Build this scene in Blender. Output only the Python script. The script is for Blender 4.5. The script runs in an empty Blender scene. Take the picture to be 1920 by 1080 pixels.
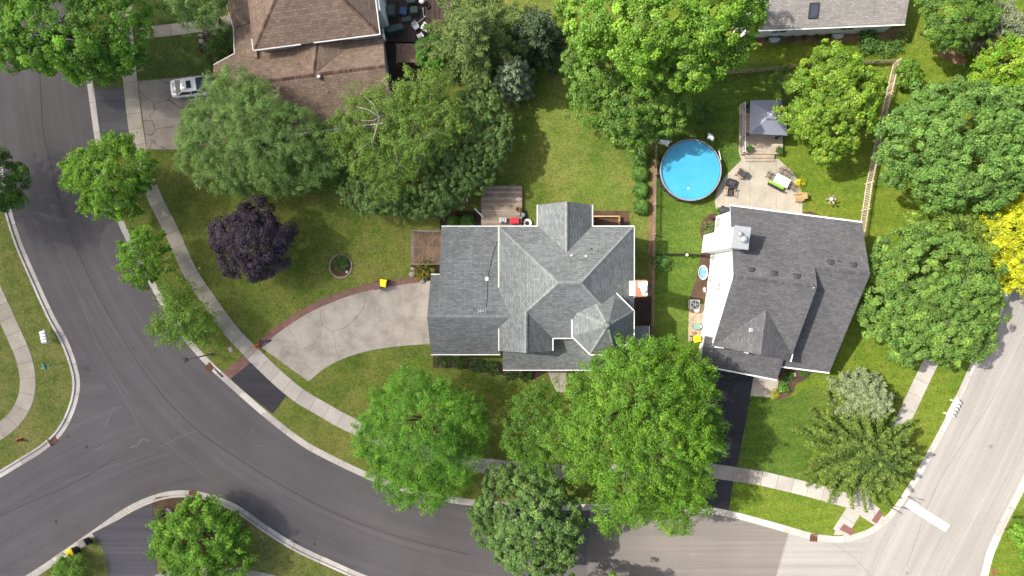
import bpy, bmesh, math, random
import numpy as np
from mathutils import Vector, Matrix

R = math.radians
random.seed(7)
rng = np.random.default_rng(11)
scene = bpy.context.scene
col = scene.collection

# ------------------------------------------------------------------ camera, sky, sun, exposure
CAM_H = 68.0           # height of the camera above the street, metres
FOC = 1292.0           # focal length in pixels of the 1920 wide photograph
cam_data = bpy.data.cameras.new('camera')
cam = bpy.data.objects.new('camera', cam_data)
col.objects.link(cam)
cam.location = (0, 0, CAM_H)
cam.rotation_euler = (0, 0, 0)
cam_data.sensor_width = 36.0
cam_data.lens = 36.0 * FOC / 1920.0
cam_data.clip_start = 0.5
cam_data.clip_end = 5000
scene.camera = cam

SUN_DIR = Vector((4.4, -1.05, -5.5)).normalized()     # the way the light travels
sun_elev = math.asin(-SUN_DIR.z)
sun_az = math.atan2(-SUN_DIR.x, -SUN_DIR.y)
world = bpy.data.worlds.new('World')
scene.world = world
world.use_nodes = True
wn = world.node_tree.nodes
wl = world.node_tree.links
for n in list(wn):
    wn.remove(n)
sky = wn.new('ShaderNodeTexSky')
sky.sky_type = 'NISHITA'
sky.sun_disc = False
sky.sun_elevation = sun_elev
sky.sun_rotation = sun_az
sky.air_density = 1.0
sky.dust_density = 5.0
sky.ozone_density = 0.3
bg = wn.new('ShaderNodeBackground')
bg.inputs[1].default_value = 0.14
wo = wn.new('ShaderNodeOutputWorld')
wl.new(sky.outputs[0], bg.inputs[0])
wl.new(bg.outputs[0], wo.inputs[0])

sun_data = bpy.data.lights.new('sun', 'SUN')
sun_data.energy = 4.4
sun_data.angle = R(0.55)
sun_data.color = (1.0, 0.95, 0.86)
sun = bpy.data.objects.new('sun', sun_data)
col.objects.link(sun)
sun.location = (-60, 15, 90)
sun.rotation_euler = SUN_DIR.to_track_quat('-Z', 'Y').to_euler()

scene.view_settings.view_transform = 'Standard'
scene.view_settings.look = 'None'
scene.view_settings.exposure = 0.78
scene.view_settings.gamma = 1.0
scene.cycles.max_bounces = 8
scene.cycles.volume_bounces = 3
scene.cycles.diffuse_bounces = 3
scene.cycles.glossy_bounces = 2
scene.cycles.transmission_bounces = 4
scene.cycles.transparent_max_bounces = 6
scene.cycles.use_denoising = True

# ------------------------------------------------------------------ measuring: photograph pixel at height z -> metres
def W(px, py, z=0.0):
    s = (CAM_H - z) / FOC
    return Vector(((px - 960) * s, (540 - py) * s, z))

def W2(px, py, z=0.0):
    v = W(px, py, z)
    return (v.x, v.y)

# ------------------------------------------------------------------ naming helpers
def tag(o, label=None, cat=None, group=None, kind=None):
    if label: o['label'] = label
    if cat: o['category'] = cat
    if group: o['group'] = group
    if kind: o['kind'] = kind
    return o

def thing(name, loc, label, cat, group=None, rz=0.0):
    o = bpy.data.objects.new(name, None)
    o.empty_display_size = 0.3
    o.location = loc
    o.rotation_euler = (0, 0, rz)
    col.objects.link(o)
    return tag(o, label, cat, group)

def copy_tree(o, parent=None):
    c = o.copy()
    col.objects.link(c)
    if parent is not None:
        c.parent = parent
    for ch in list(o.children):
        copy_tree(ch, c)
    return c

# ------------------------------------------------------------------ mesh builder
class MB:
    def __init__(self):
        self.v = []; self.f = []; self.m = []; self.uv = []; self.sm = []
    def poly(self, pts, mi=0, uv=None, smooth=False):
        b = len(self.v)
        self.v += [tuple(p) for p in pts]
        self.f.append(tuple(range(b, b + len(pts))))
        self.m.append(mi); self.sm.append(smooth)
        self.uv.append(uv if uv else [(p[0], p[1]) for p in pts])
    def box(self, c, s, rz=0.0, mi=0, bev=0.0):
        cx, cy, cz = c; hx, hy, hz = s[0] / 2, s[1] / 2, s[2] / 2
        ca, sa = math.cos(rz), math.sin(rz)
        def P(x, y, z): return (cx + x * ca - y * sa, cy + x * sa + y * ca, cz + z)
        if bev <= 0:
            q = [P(-hx, -hy, -hz), P(hx, -hy, -hz), P(hx, hy, -hz), P(-hx, hy, -hz), P(-hx, -hy, hz), P(hx, -hy, hz), P(hx, hy, hz), P(-hx, hy, hz)]
            for idx in ((3, 2, 1, 0), (4, 5, 6, 7), (0, 1, 5, 4), (1, 2, 6, 5), (2, 3, 7, 6), (3, 0, 4, 7)):
                self.poly([q[i] for i in idx], mi)
        else:
            rings = [(bev, -hz), (0, -hz + bev), (0, hz - bev), (bev, hz)]
            def ring(i, z):
                a, b = hx - i, hy - i
                e = min(bev, a * .9, b * .9)
                return [P(-a + e, -b, z), P(a - e, -b, z), P(a, -b + e, z), P(a, b - e, z), P(a - e, b, z), P(-a + e, b, z), P(-a, b - e, z), P(-a, -b + e, z)]
            rr = [ring(i, z) for i, z in rings]
            self.loft(rr, mi)
    def loft(self, rings, mi=0, caps=True, smooth=False):
        n = len(rings[0])
        for a, b in zip(rings[:-1], rings[1:]):
            for i in range(n):
                j = (i + 1) % n
                self.poly([a[i], a[j], b[j], b[i]], mi, smooth=smooth)
        if caps:
            self.poly(list(reversed(rings[0])), mi)
            self.poly(rings[-1], mi)
    def lathe(self, c, prof, n=20, mi=0, caps=True, smooth=True, sx=1, sy=1):
        rings = [[(c[0] + r * sx * math.cos(2 * math.pi * i / n), c[1] + r * sy * math.sin(2 * math.pi * i / n), c[2] + z) for i in range(n)] for r, z in prof]
        self.loft(rings, mi, caps, smooth)
    def tube(self, pts, rad, n=7, mi=0, smooth=True):
        pts = [Vector(p) for p in pts]
        if not hasattr(rad, '__len__'): rad = [rad] * len(pts)
        rings = []
        for i, p in enumerate(pts):
            d = (pts[min(i + 1, len(pts) - 1)] - pts[max(i - 1, 0)]).normalized()
            a = Vector((0, 0, 1)) if abs(d.z) < .9 else Vector((1, 0, 0))
            u = d.cross(a).normalized(); w = d.cross(u)
            rings.append([p + (u * math.cos(2 * math.pi * k / n) + w * math.sin(2 * math.pi * k / n)) * rad[i] for k in range(n)])
        self.loft(rings, mi, True, smooth)
    def bar(self, p0, p1, w, h, mi=0):
        """a square bar between two points: w wide in plan, h high"""
        p0 = Vector(p0); p1 = Vector(p1); d = (p1 - p0)
        L = d.length; d.normalize()
        a = Vector((0, 0, 1)) if abs(d.z) < .95 else Vector((1, 0, 0))
        u = d.cross(a).normalized() * (w / 2); v = u.cross(d).normalized() * (h / 2)
        r0 = [p0 - u - v, p0 + u - v, p0 + u + v, p0 - u + v]
        r1 = [q + d * L for q in r0]
        self.loft([r0, r1], mi)
    def extrude(self, outline, z0, z1, mi=0, top=True, mi_top=None, bottom=False):
        """outline: list of (x, y) or (x, y, ztop)"""
        n = len(outline)
        T = [(p[0], p[1], p[2] if len(p) > 2 else z1) for p in outline]
        B = [(p[0], p[1], z0) for p in outline]
        area = sum(outline[i][0] * outline[(i + 1) % n][1] - outline[(i + 1) % n][0] * outline[i][1] for i in range(n))
        if area < 0: T.reverse(); B.reverse()
        for i in range(n):
            j = (i + 1) % n
            L = math.hypot(T[j][0] - T[i][0], T[j][1] - T[i][1])
            self.poly([B[i], B[j], T[j], T[i]], mi, [(0, z0), (L, z0), (L, T[j][2]), (0, T[i][2])])
        if top: self.poly(T, mi if mi_top is None else mi_top)
        if bottom: self.poly(list(reversed(B)), mi)
    def roof(self, pts, th=0.14, mi=0, mi_side=1):
        """a sloping slab of roof; UVs run along the eave (u) and up the slope (v)"""
        P = [Vector(p) for p in pts]
        n = Vector((0, 0, 0))
        for i in range(len(P)):
            a, b = P[i], P[(i + 1) % len(P)]
            n += Vector(((a.y - b.y) * (a.z + b.z), (a.z - b.z) * (a.x + b.x), (a.x - b.x) * (a.y + b.y)))
        if n.z < 0:
            P.reverse(); n = -n
        n.normalize()
        u = Vector((0, 0, 1)).cross(n)
        u = Vector((1, 0, 0)) if u.length < 1e-4 else u.normalized()
        v = n.cross(u)
        self.poly(P, mi, [(p.dot(u), p.dot(v)) for p in P])
        B = [p - Vector((0, 0, th)) for p in P]
        self.poly(list(reversed(B)), mi_side)
        for i in range(len(P)):
            j = (i + 1) % len(P)
            self.poly([B[i], B[j], P[j], P[i]], mi_side)
    def build(self, name, mats, parent=None, smooth=None, world_coords=True):
        me = bpy.data.meshes.new(name)
        vs = self.v
        if parent is not None and world_coords:
            o0 = Vector((0, 0, 0)); p = parent
            while p is not None:
                o0 += p.location; p = p.parent
            vs = [(v[0] - o0.x, v[1] - o0.y, v[2] - o0.z) for v in vs]
        me.from_pydata(vs, [], self.f)
        if not isinstance(mats, (list, tuple)): mats = [mats]
        for m in mats: me.materials.append(m)
        me.polygons.foreach_set('material_index', self.m)
        me.polygons.foreach_set('use_smooth', [bool(s) if smooth is None else smooth for s in self.sm])
        uvl = me.uv_layers.new(name='UVMap')
        flat = [c for uv in self.uv for t in uv for c in t]
        uvl.data.foreach_set('uv', flat)
        me.validate(clean_customdata=False); me.update()
        if any(self.sm) or smooth:
            bm = bmesh.new(); bm.from_mesh(me)
            bmesh.ops.remove_doubles(bm, verts=bm.verts, dist=1e-5)
            bm.to_mesh(me); bm.free()
        o = bpy.data.objects.new(name, me)
        col.objects.link(o)
        if parent is not None: o.parent = parent
        return o

# ------------------------------------------------------------------ curves in the plane
def catmull(pts, n=8, closed=False):
    P = [Vector((p[0], p[1])) for p in pts]
    out = []
    m = len(P)
    rngi = range(m) if closed else range(m - 1)
    for i in rngi:
        p1, p2 = P[i], P[(i + 1) % m]
        p0 = P[(i - 1) % m] if (closed or i > 0) else p1 * 2 - p2
        p3 = P[(i + 2) % m] if (closed or i + 2 < m) else p2 * 2 - p1
        for k in range(n):
            t = k / n
            q = 0.5 * ((2 * p1) + (p2 - p0) * t + (2 * p0 - 5 * p1 + 4 * p2 - p3) * t * t + (3 * p1 - p0 - 3 * p2 + p3) * t ** 3)
            out.append((q.x, q.y))
    if not closed: out.append((P[-1].x, P[-1].y))
    return out

def offset(pts, d):
    """offset an open polyline to its left by d"""
    out = []
    for i, p in enumerate(pts):
        a = pts[max(i - 1, 0)]; b = pts[min(i + 1, len(pts) - 1)]
        tx, ty = b[0] - a[0], b[1] - a[1]
        L = math.hypot(tx, ty) or 1
        out.append((p[0] - ty / L * d, p[1] + tx / L * d))
    return out

def ribbon_mb(mb, left, right, z, mi=0, thick=0.0):
    """a strip between two polylines of equal length, UV u = metres along, v = metres across"""
    u = 0.0
    for i in range(len(left) - 1):
        l0, l1, r0, r1 = left[i], left[i + 1], right[i], right[i + 1]
        d = (math.hypot(l1[0] - l0[0], l1[1] - l0[1]) + math.hypot(r1[0] - r0[0], r1[1] - r0[1])) / 2
        w = math.hypot(l0[0] - r0[0], l0[1] - r0[1])
        mb.poly([(r0[0], r0[1], z), (r1[0], r1[1], z), (l1[0], l1[1], z), (l0[0], l0[1], z)], mi, [(u, 0), (u + d, 0), (u + d, w), (u, w)])
        if thick:
            mb.poly([(r0[0], r0[1], z - thick), (r1[0], r1[1], z - thick), (r1[0], r1[1], z), (r0[0], r0[1], z)], mi, [(u, 0), (u + d, 0), (u + d, .05), (u, .05)])
            mb.poly([(l1[0], l1[1], z - thick), (l0[0], l0[1], z - thick), (l0[0], l0[1], z), (l1[0], l1[1], z)], mi, [(u, 0), (u + d, 0), (u + d, .05), (u, .05)])
        u += d

def ribbon(name, px, width, z, mat, n=8, thick=0.0):
    c = catmull([W2(p[0], p[1], z) for p in px], n)
    mb = MB()
    ribbon_mb(mb, offset(c, width / 2), offset(c, -width / 2), z, thick=thick)
    return mb.build(name, mat)

def sheet(name, px, z, mat, smooth=0, kind='structure', closed=True):
    pts = [W2(p[0], p[1], z) for p in px]
    if smooth: pts = catmull(pts, smooth, True)
    a = sum(pts[i][0] * pts[(i + 1) % len(pts)][1] - pts[(i + 1) % len(pts)][0] * pts[i][1] for i in range(len(pts)))
    if a < 0: pts.reverse()
    mb = MB(); mb.poly([(p[0], p[1], z) for p in pts])
    o = mb.build(name, mat)
    if kind: o['kind'] = kind
    return o

# ------------------------------------------------------------------ materials
class NT:
    def __init__(self, name):
        self.mat = bpy.data.materials.new(name)
        self.mat.use_nodes = True
        self.t = self.mat.node_tree
        self.t.nodes.clear()
        self.out = self.t.nodes.new('ShaderNodeOutputMaterial')
        self.b = self.t.nodes.new('ShaderNodeBsdfPrincipled')
        self.t.links.new(self.b.outputs[0], self.out.inputs[0])
        self.b.inputs['Roughness'].default_value = 0.85
        self.b.inputs['Specular IOR Level'].default_value = 0.25
        self.tc = None
    def n(self, typ, **kw):
        nd = self.t.nodes.new('ShaderNode' + typ)
        for k, v in kw.items(): setattr(nd, k, v)
        return nd
    def l(self, a, b): self.t.links.new(a, b)
    def coord(self, which='Object'):
        if self.tc is None: self.tc = self.n('TexCoord')
        return self.tc.outputs[which]
    def mapping(self, vec, scale=(1, 1, 1), rot=(0, 0, 0), loc=(0, 0, 0)):
        m = self.n('Mapping')
        m.inputs['Scale'].default_value = scale
        m.inputs['Rotation'].default_value = rot
        m.inputs['Location'].default_value = loc
        self.l(vec, m.inputs[0]); return m.outputs[0]
    def noise(self, vec, scale, detail=4, rough=0.6, dist=0.0):
        t = self.n('TexNoise')
        t.inputs['Scale'].default_value = scale; t.inputs['Detail'].default_value = detail
        t.inputs['Roughness'].default_value = rough; t.inputs['Distortion'].default_value = dist
        self.l(vec, t.inputs['Vector']); return t.outputs[0]
    def ramp(self, fac, stops, interp='LINEAR'):
        r = self.n('ValToRGB'); r.color_ramp.interpolation = interp
        e = r.color_ramp.elements
        while len(e) < len(stops): e.new(0.5)
        for el, (p, c) in zip(e, stops):
            el.position = p
            el.color = (c[0], c[1], c[2], 1) if hasattr(c, '__len__') else (c, c, c, 1)
        self.l(fac, r.inputs[0]); return r.outputs[0]
    def mix(self, fac, a, b, blend='MIX'):
        m = self.n('Mix', data_type='RGBA', blend_type=blend)
        for i, x in ((0, fac), (6, a), (7, b)):
            if hasattr(x, 'is_linked'): self.l(x, m.inputs[i])
            elif hasattr(x, '__len__'): m.inputs[i].default_value = (x[0], x[1], x[2], 1)
            elif i == 0: m.inputs[i].default_value = x
            else: m.inputs[i].default_value = (x, x, x, 1)
        return m.outputs[2]
    def math(self, op, a, b=0.0, c=0.0):
        m = self.n('Math', operation=op)
        for i, x in enumerate((a, b, c)):
            if hasattr(x, 'is_linked'): self.l(x, m.inputs[i])
            else: m.inputs[i].default_value = x
        return m.outputs[0]
    def sep(self, vec):
        s = self.n('SeparateXYZ'); self.l(vec, s.inputs[0]); return s.outputs
    def bump(self, h, strength=0.5, dist=0.05):
        b = self.n('Bump'); b.inputs['Strength'].default_value = strength; b.inputs['Distance'].default_value = dist
        self.l(h, b.inputs['Height']); self.l(b.outputs[0], self.b.inputs['Normal'])
    def color(self, c): self.l(c, self.b.inputs['Base Color'])
    def set(self, **kw):
        for k, v in kw.items():
            i = self.b.inputs[k.replace('_', ' ')]
            i.default_value = (v[0], v[1], v[2], 1) if hasattr(v, '__len__') and len(v) == 3 and i.type == 'RGBA' else v
        return self

def mul(c, k): return tuple(x * k for x in c)

def plain(name, c, rough=0.6, var=0.12, scale=3.0, metal=0.0, spec=0.3):
    t = NT(name)
    f = t.noise(t.coord(), scale, 3)
    t.color(t.ramp(f, [(0.3, mul(c, 1 - var)), (0.7, mul(c, 1 + var))]))
    t.set(Roughness=rough, Metallic=metal)
    t.b.inputs['Specular IOR Level'].default_value = spec
    return t.mat

def grass_mat(name, base, dry, dryamt=0.5, lush=None, mow=None, seed=0.0):
    t = NT(name)
    co = t.mapping(t.coord(), loc=(seed, seed * .7, 0))
    big = t.noise(co, 0.16, 5, 0.62, 0.3)
    mid = t.noise(co, 0.75, 5, 0.7, 0.4)
    fine = t.noise(co, 5.5, 6, 0.78)
    spk = t.noise(co, 17.0, 3, 0.7)
    lush = lush or mul(base, 0.62)
    c = t.ramp(big, [(0.32, lush), (0.5, base), (0.68, tuple(b * (1 - dryamt) + d * dryamt for b, d in zip(base, dry)))])
    m2 = t.ramp(mid, [(0.4, 0.0), (0.72, 1.0)])
    c = t.mix(t.math('MULTIPLY', m2, dryamt), c, dry)
    m3 = t.ramp(mid, [(0.28, 1.0), (0.45, 0.0)])
    c = t.mix(t.math('MULTIPLY', m3, 0.5), c, lush)
    if mow is not None:
        s = t.sep(t.mapping(co, rot=(0, 0, mow)))
        w = t.math('SINE', t.math('MULTIPLY', s[0], 5.4))
        c = t.mix(0.10, c, t.mix(t.math('GREATER_THAN', w, 0), mul(base, .6), mul(base, 1.5)))
    v = t.ramp(fine, [(0.30, 0.42), (0.5, 1.0), (0.70, 1.6)])
    c = t.mix(1.0, c, v, 'MULTIPLY')
    v2 = t.ramp(spk, [(0.3, 0.66), (0.7, 1.36)])
    c = t.mix(1.0, c, v2, 'MULTIPLY')
    t.color(c)
    t.set(Roughness=0.9)
    t.b.inputs['Specular IOR Level'].default_value = 0.14
    t.bump(t.math('ADD', fine, t.math('MULTIPLY', spk, .6)), 0.55, 0.12)
    return t.mat

def asphalt_mat(name, c, var=0.25, streak=0.3, blend=None):
    t = NT(name)
    uv = t.coord('UV'); co = t.coord()
    s1 = t.noise(t.mapping(uv, scale=(0.02, 0.85, 1)), 1.0, 4, 0.6)
    s2 = t.noise(t.mapping(uv, scale=(0.045, 3.6, 1)), 1.0, 3, 0.7, 0.2)
    big = t.noise(co, 0.09, 4, 0.6)
    fine = t.noise(co, 9.0, 5, 0.8)
    grit = t.noise(co, 40.0, 2, 0.6)
    k = t.ramp(s1, [(0.3, 1 - streak), (0.5, 1.0), (0.72, 1 + streak * 1.3)])
    k2 = t.ramp(s2, [(0.3, 1 - streak * .5), (0.75, 1 + streak * .9)])
    k3 = t.ramp(big, [(0.3, 1 - var), (0.7, 1 + var)])
    k4 = t.ramp(fine, [(0.3, 0.8), (0.7, 1.22)])
    k5 = t.ramp(grit, [(0.3, 0.85), (0.7, 1.17)])
    if blend:      # newer dark surfacing giving way to older pale surfacing along the street
        f = t.n('MapRange'); f.inputs['From Min'].default_value = blend[1]; f.inputs['From Max'].default_value = blend[2]
        t.l(t.math('ADD', t.sep(co)[0], t.math('MULTIPLY', big, 5.0)), f.inputs['Value'])
        c = t.mix(f.outputs[0], blend[0], c)
    x = t.mix(1.0, c, k, 'MULTIPLY')
    for kk in (k2, k3, k4, k5): x = t.mix(1.0, x, kk, 'MULTIPLY')
    t.color(x)
    t.set(Roughness=0.9); t.bump(fine, 0.25, 0.02)
    return t.mat

def concrete_mat(name, c, slab=1.5, var=0.12, stain=0.25, joint=0.04, crack=0.0):
    """paths laid in slabs: u of the UV map runs along them"""
    t = NT(name)
    uv = t.coord('UV'); co = t.coord()
    s = t.sep(uv)
    q = t.math('DIVIDE', s[0], slab)
    fr = t.math('FRACT', q)
    j = t.math('LESS_THAN', fr, joint / slab)
    wn_ = t.n('TexWhiteNoise', noise_dimensions='1D'); t.l(t.math('FLOOR', q), wn_.inputs['W'])
    k0 = t.ramp(wn_.outputs[0], [(0.0, 1 - var), (1.0, 1 + var)])
    st = t.noise(co, 0.55, 5, 0.65)
    fn = t.noise(co, 6.0, 5, 0.75)
    x = t.mix(1.0, c, k0, 'MULTIPLY')
    x = t.mix(1.0, x, t.ramp(st, [(0.3, 1 - stain), (0.6, 1.05)]), 'MULTIPLY')
    x = t.mix(1.0, x, t.ramp(fn, [(0.3, 0.86), (0.7, 1.12)]), 'MULTIPLY')
    x = t.mix(t.math('MULTIPLY', j, 0.65), x, mul(c, .3))
    if crack:
        dv = t.noise(co, 1.1, 4, 0.7)
        mixv = t.n('VectorMath', operation='ADD'); t.l(co, mixv.inputs[0])
        cmb = t.n('CombineXYZ'); t.l(t.math('MULTIPLY', dv, 1.3), cmb.inputs[0]); t.l(t.math('MULTIPLY', fn, .5), cmb.inputs[1]); t.l(cmb.outputs[0], mixv.inputs[1])
        vo = t.n('TexVoronoi', feature='DISTANCE_TO_EDGE'); vo.inputs['Scale'].default_value = crack
        t.l(mixv.outputs[0], vo.inputs['Vector'])
        cr = t.math('LESS_THAN', vo.outputs[0], 0.012)
        x = t.mix(t.math('MULTIPLY', cr, 0.7), x, mul(c, .22))
    t.color(x); t.set(Roughness=0.9); t.bump(fn, 0.2, 0.02)
    return t.mat

def brick_mat(name, c1, c2, mortar, w=0.22, h=0.11, rot=0.0, gap=0.012):
    t = NT(name)
    uv = t.mapping(t.coord('UV'), rot=(0, 0, rot))
    br = t.n('TexBrick'); t.l(uv, br.inputs['Vector'])
    br.inputs['Scale'].default_value = 1.0
    br.inputs['Brick Width'].default_value = w; br.inputs['Row Height'].default_value = h
    br.inputs['Mortar Size'].default_value = gap
    br.inputs['Color1'].default_value = (*c1, 1); br.inputs['Color2'].default_value = (*c2, 1); br.inputs['Mortar'].default_value = (*mortar, 1)
    st = t.noise(t.coord(), 0.8, 5, 0.7)
    t.color(t.mix(1.0, br.outputs[0], t.ramp(st, [(0.3, 0.72), (0.7, 1.2)]), 'MULTIPLY'))
    t.set(Roughness=0.9)
    return t.mat

def shingle_mat(name, c, var=0.35, warm=0.0, course=0.19):
    """asphalt shingles: courses across the slope, each tab its own shade, weathering in streaks down the slope"""
    t = NT(name)
    uv = t.coord('UV')
    br = t.n('TexBrick'); t.l(uv, br.inputs['Vector'])
    br.offset = 0.37
    br.inputs['Scale'].default_value = 1.0
    br.inputs['Brick Width'].default_value = 0.46; br.inputs['Row Height'].default_value = course
    br.inputs['Mortar Size'].default_value = 0.02; br.inputs['Mortar Smooth'].default_value = 0.6
    br.inputs['Bias'].default_value = 0.0
    br.inputs['Color1'].default_value = (*mul(c, 1 - var), 1); br.inputs['Color2'].default_value = (*mul(c, 1 + var), 1)
    br.inputs['Mortar'].default_value = (*mul(c, 0.55), 1)
    pt = t.noise(t.mapping(uv, scale=(3.4, 5.6, 1)), 1.0, 2, 0.6)
    bl = t.noise(t.mapping(uv, scale=(0.35, 0.3, 1)), 1.0, 5, 0.65)
    gr = t.noise(uv, 26.0, 2, 0.7)
    x = t.mix(1.0, br.outputs[0], t.ramp(pt, [(0.32, 1 - var * .8), (0.68, 1 + var * .9)]), 'MULTIPLY')
    x = t.mix(1.0, x, t.ramp(bl, [(0.3, 0.86), (0.7, 1.12)]), 'MULTIPLY')
    x = t.mix(1.0, x, t.ramp(gr, [(0.3, 0.88), (0.7, 1.12)]), 'MULTIPLY')
    t.color(x); t.set(Roughness=0.92)
    t.b.inputs['Specular IOR Level'].default_value = 0.15
    t.bump(br.outputs[1], -0.5, 0.02)
    return t.mat

def siding_mat(name, c, pitch=0.13):
    t = NT(name)
    s = t.sep(t.coord('UV'))
    fr = t.math('FRACT', t.math('DIVIDE', s[1], pitch))
    st = t.noise(t.coord(), 0.7, 4, 0.6)
    x = t.mix(1.0, c, t.ramp(st, [(0.3, 0.92), (0.7, 1.04)]), 'MULTIPLY')
    x = t.mix(t.math('MULTIPLY', t.math('LESS_THAN', fr, 0.1), 0.25), x, mul(c, .5))
    t.color(x); t.set(Roughness=0.6)
    t.bump(fr, 0.3, 0.02)
    return t.mat

def wood_mat(name, c, plank=0.14, along='x', var=0.3):
    t = NT(name)
    co = t.coord('UV')
    s = t.sep(co)
    a = s[1] if along == 'x' else s[0]
    q = t.math('DIVIDE', a, plank)
    fr = t.math('FRACT', q)
    wn_ = t.n('TexWhiteNoise', noise_dimensions='1D'); t.l(t.math('FLOOR', q), wn_.inputs['W'])
    sc = (0.8, 9, 1) if along == 'x' else (9, 0.8, 1)
    gr = t.noise(t.mapping(co, scale=sc), 1.0, 5, 0.7)
    st = t.noise(co, 0.9, 5, 0.7)
    x = t.mix(1.0, c, t.ramp(wn_.outputs[0], [(0, 1 - var), (1, 1 + var)]), 'MULTIPLY')
    x = t.mix(1.0, x, t.ramp(gr, [(0.3, 0.75), (0.7, 1.22)]), 'MULTIPLY')
    x = t.mix(1.0, x, t.ramp(st, [(0.3, 0.7), (0.65, 1.1)]), 'MULTIPLY')
    x = t.mix(t.math('MULTIPLY', t.math('LESS_THAN', fr, 0.09), 0.75), x, mul(c, .15))
    t.color(x); t.set(Roughness=0.85)
    return t.mat

def mulch_mat(name, c):
    t = NT(name)
    co = t.coord()
    a = t.noise(co, 7.0, 6, 0.85); b = t.noise(co, 0.8, 4, 0.6); g = t.noise(co, 24.0, 3, 0.7)
    x = t.mix(1.0, c, t.ramp(a, [(0.28, 0.35), (0.72, 1.7)]), 'MULTIPLY')
    x = t.mix(1.0, x, t.ramp(b, [(0.3, 0.7), (0.7, 1.3)]), 'MULTIPLY')
    x = t.mix(1.0, x, t.ramp(g, [(0.3, 0.6), (0.7, 1.4)]), 'MULTIPLY')
    t.color(x); t.set(Roughness=0.95); t.bump(a, 0.8, 0.08)
    return t.mat

def leaf_mat(name, trans=0.3, gloss=0.06, rough=0.45):
    t = NT(name)
    at = t.n('Attribute'); at.attribute_name = 'tint'
    d = t.n('BsdfDiffuse'); tr = t.n('BsdfTranslucent'); g = t.n('BsdfGlossy')
    g.inputs['Roughness'].default_value = rough
    t.l(at.outputs['Color'], d.inputs[0])
    t.l(t.mix(1.0, at.outputs['Color'], (1.35, 1.35, 0.6), 'MULTIPLY'), tr.inputs[0])
    m1 = t.n('MixShader'); m1.inputs[0].default_value = trans
    t.l(d.outputs[0], m1.inputs[1]); t.l(tr.outputs[0], m1.inputs[2])
    m2 = t.n('MixShader'); m2.inputs[0].default_value = gloss
    t.l(m1.outputs[0], m2.inputs[1]); t.l(g.outputs[0], m2.inputs[2])
    t.t.nodes.remove(t.b)
    t.l(m2.outputs[0], t.out.inputs[0])
    return t.mat

M = {}
M['grass'] = grass_mat('dry_lawn_grass', (0.088, 0.121, 0.018), (0.182, 0.168, 0.052), 0.52, (0.052, 0.092, 0.012))
M['grass_back'] = grass_mat('backyard_grass', (0.082, 0.120, 0.017), (0.165, 0.155, 0.048), 0.45, (0.054, 0.096, 0.012), seed=31)
M['grass_green'] = grass_mat('green_lawn_grass', (0.088, 0.138, 0.012), (0.185, 0.185, 0.035), 0.36, (0.052, 0.105, 0.009), mow=R(82), seed=57)
M['grass_verge'] = grass_mat('verge_grass', (0.095, 0.122, 0.024), (0.200, 0.175, 0.070), 0.48, (0.055, 0.090, 0.014), seed=83)
M['road'] = asphalt_mat('dark_asphalt', (0.083, 0.078, 0.080), 0.16, 0.12)
M['road_mid'] = asphalt_mat('worn_asphalt', (0.150, 0.134, 0.120), 0.10, 0.12, blend=((0.083, 0.078, 0.080), 5.0, 17.0))
M['scuff'] = asphalt_mat('pale_road_scuff', (0.135, 0.130, 0.128), 0.2, 0.3)
M['tar_faint'] = asphalt_mat('faint_road_joint', (0.165, 0.155, 0.145), 0.15, 0.1)
M['road_light'] = asphalt_mat('pale_aged_asphalt', (0.246, 0.231, 0.211), 0.08, 0.14)
M['tar'] = asphalt_mat('tar_joint', (0.045, 0.042, 0.043), 0.2, 0.1)
M['drive_black'] = asphalt_mat('black_driveway', (0.030, 0.030, 0.034), 0.25, 0.2)
M['drive_side'] = asphalt_mat('grey_driveway', (0.065, 0.065, 0.072), 0.2, 0.2)
M['kerb'] = concrete_mat('kerb_concrete', (0.42, 0.395, 0.36), 3.0, 0.18, 0.24, 0.06)
M['walk'] = concrete_mat('sidewalk_concrete', (0.30, 0.272, 0.225), 1.55, 0.14, 0.22, 0.05)
M['walk_light'] = concrete_mat('pale_sidewalk_concrete', (0.345, 0.320, 0.285), 1.55, 0.08, 0.15, 0.05)
M['drive'] = concrete_mat('driveway_concrete', (0.31, 0.285, 0.245), 40.0, 0.02, 0.34, 0.0)
M['drive_cracked'] = concrete_mat('cracked_driveway_concrete', (0.235, 0.205, 0.185), 40.0, 0.02, 0.25, 0.0, crack=0.36)
M['patio'] = concrete_mat('patio_concrete', (0.315, 0.285, 0.235), 2.6, 0.04, 0.2, 0.035)
M['paver'] = brick_mat('red_brick_paver', (0.20, 0.105, 0.085), (0.145, 0.072, 0.06), (0.12, 0.085, 0.07))
M['brick'] = brick_mat('orange_brick', (0.40, 0.105, 0.04), (0.30, 0.075, 0.03), (0.32, 0.22, 0.16), 0.2, 0.08)
M['ring'] = plain('pale_paver', (0.26, 0.20, 0.17), 0.9, 0.3, 6)
M['red_pad'] = plain('red_tactile_pad', (0.165, 0.074, 0.066), 0.8, 0.12, 4)
M['mulch'] = mulch_mat('brown_mulch', (0.075, 0.045, 0.03))
M['mulch_dark'] = mulch_mat('dark_soil', (0.05, 0.034, 0.025))
M['soil'] = mulch_mat('reddish_bare_soil', (0.17, 0.105, 0.06))
M['gravel'] = mulch_mat('tan_gravel', (0.32, 0.26, 0.18))
M['roof_a'] = shingle_mat('grey_shingle', (0.136, 0.147, 0.150), 0.19)
M['cap_a'] = shingle_mat('grey_ridge_shingle', (0.178, 0.192, 0.190), 0.10, course=0.3)
M['roof_b'] = shingle_mat('charcoal_shingle', (0.094, 0.094, 0.099), 0.17)
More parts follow.
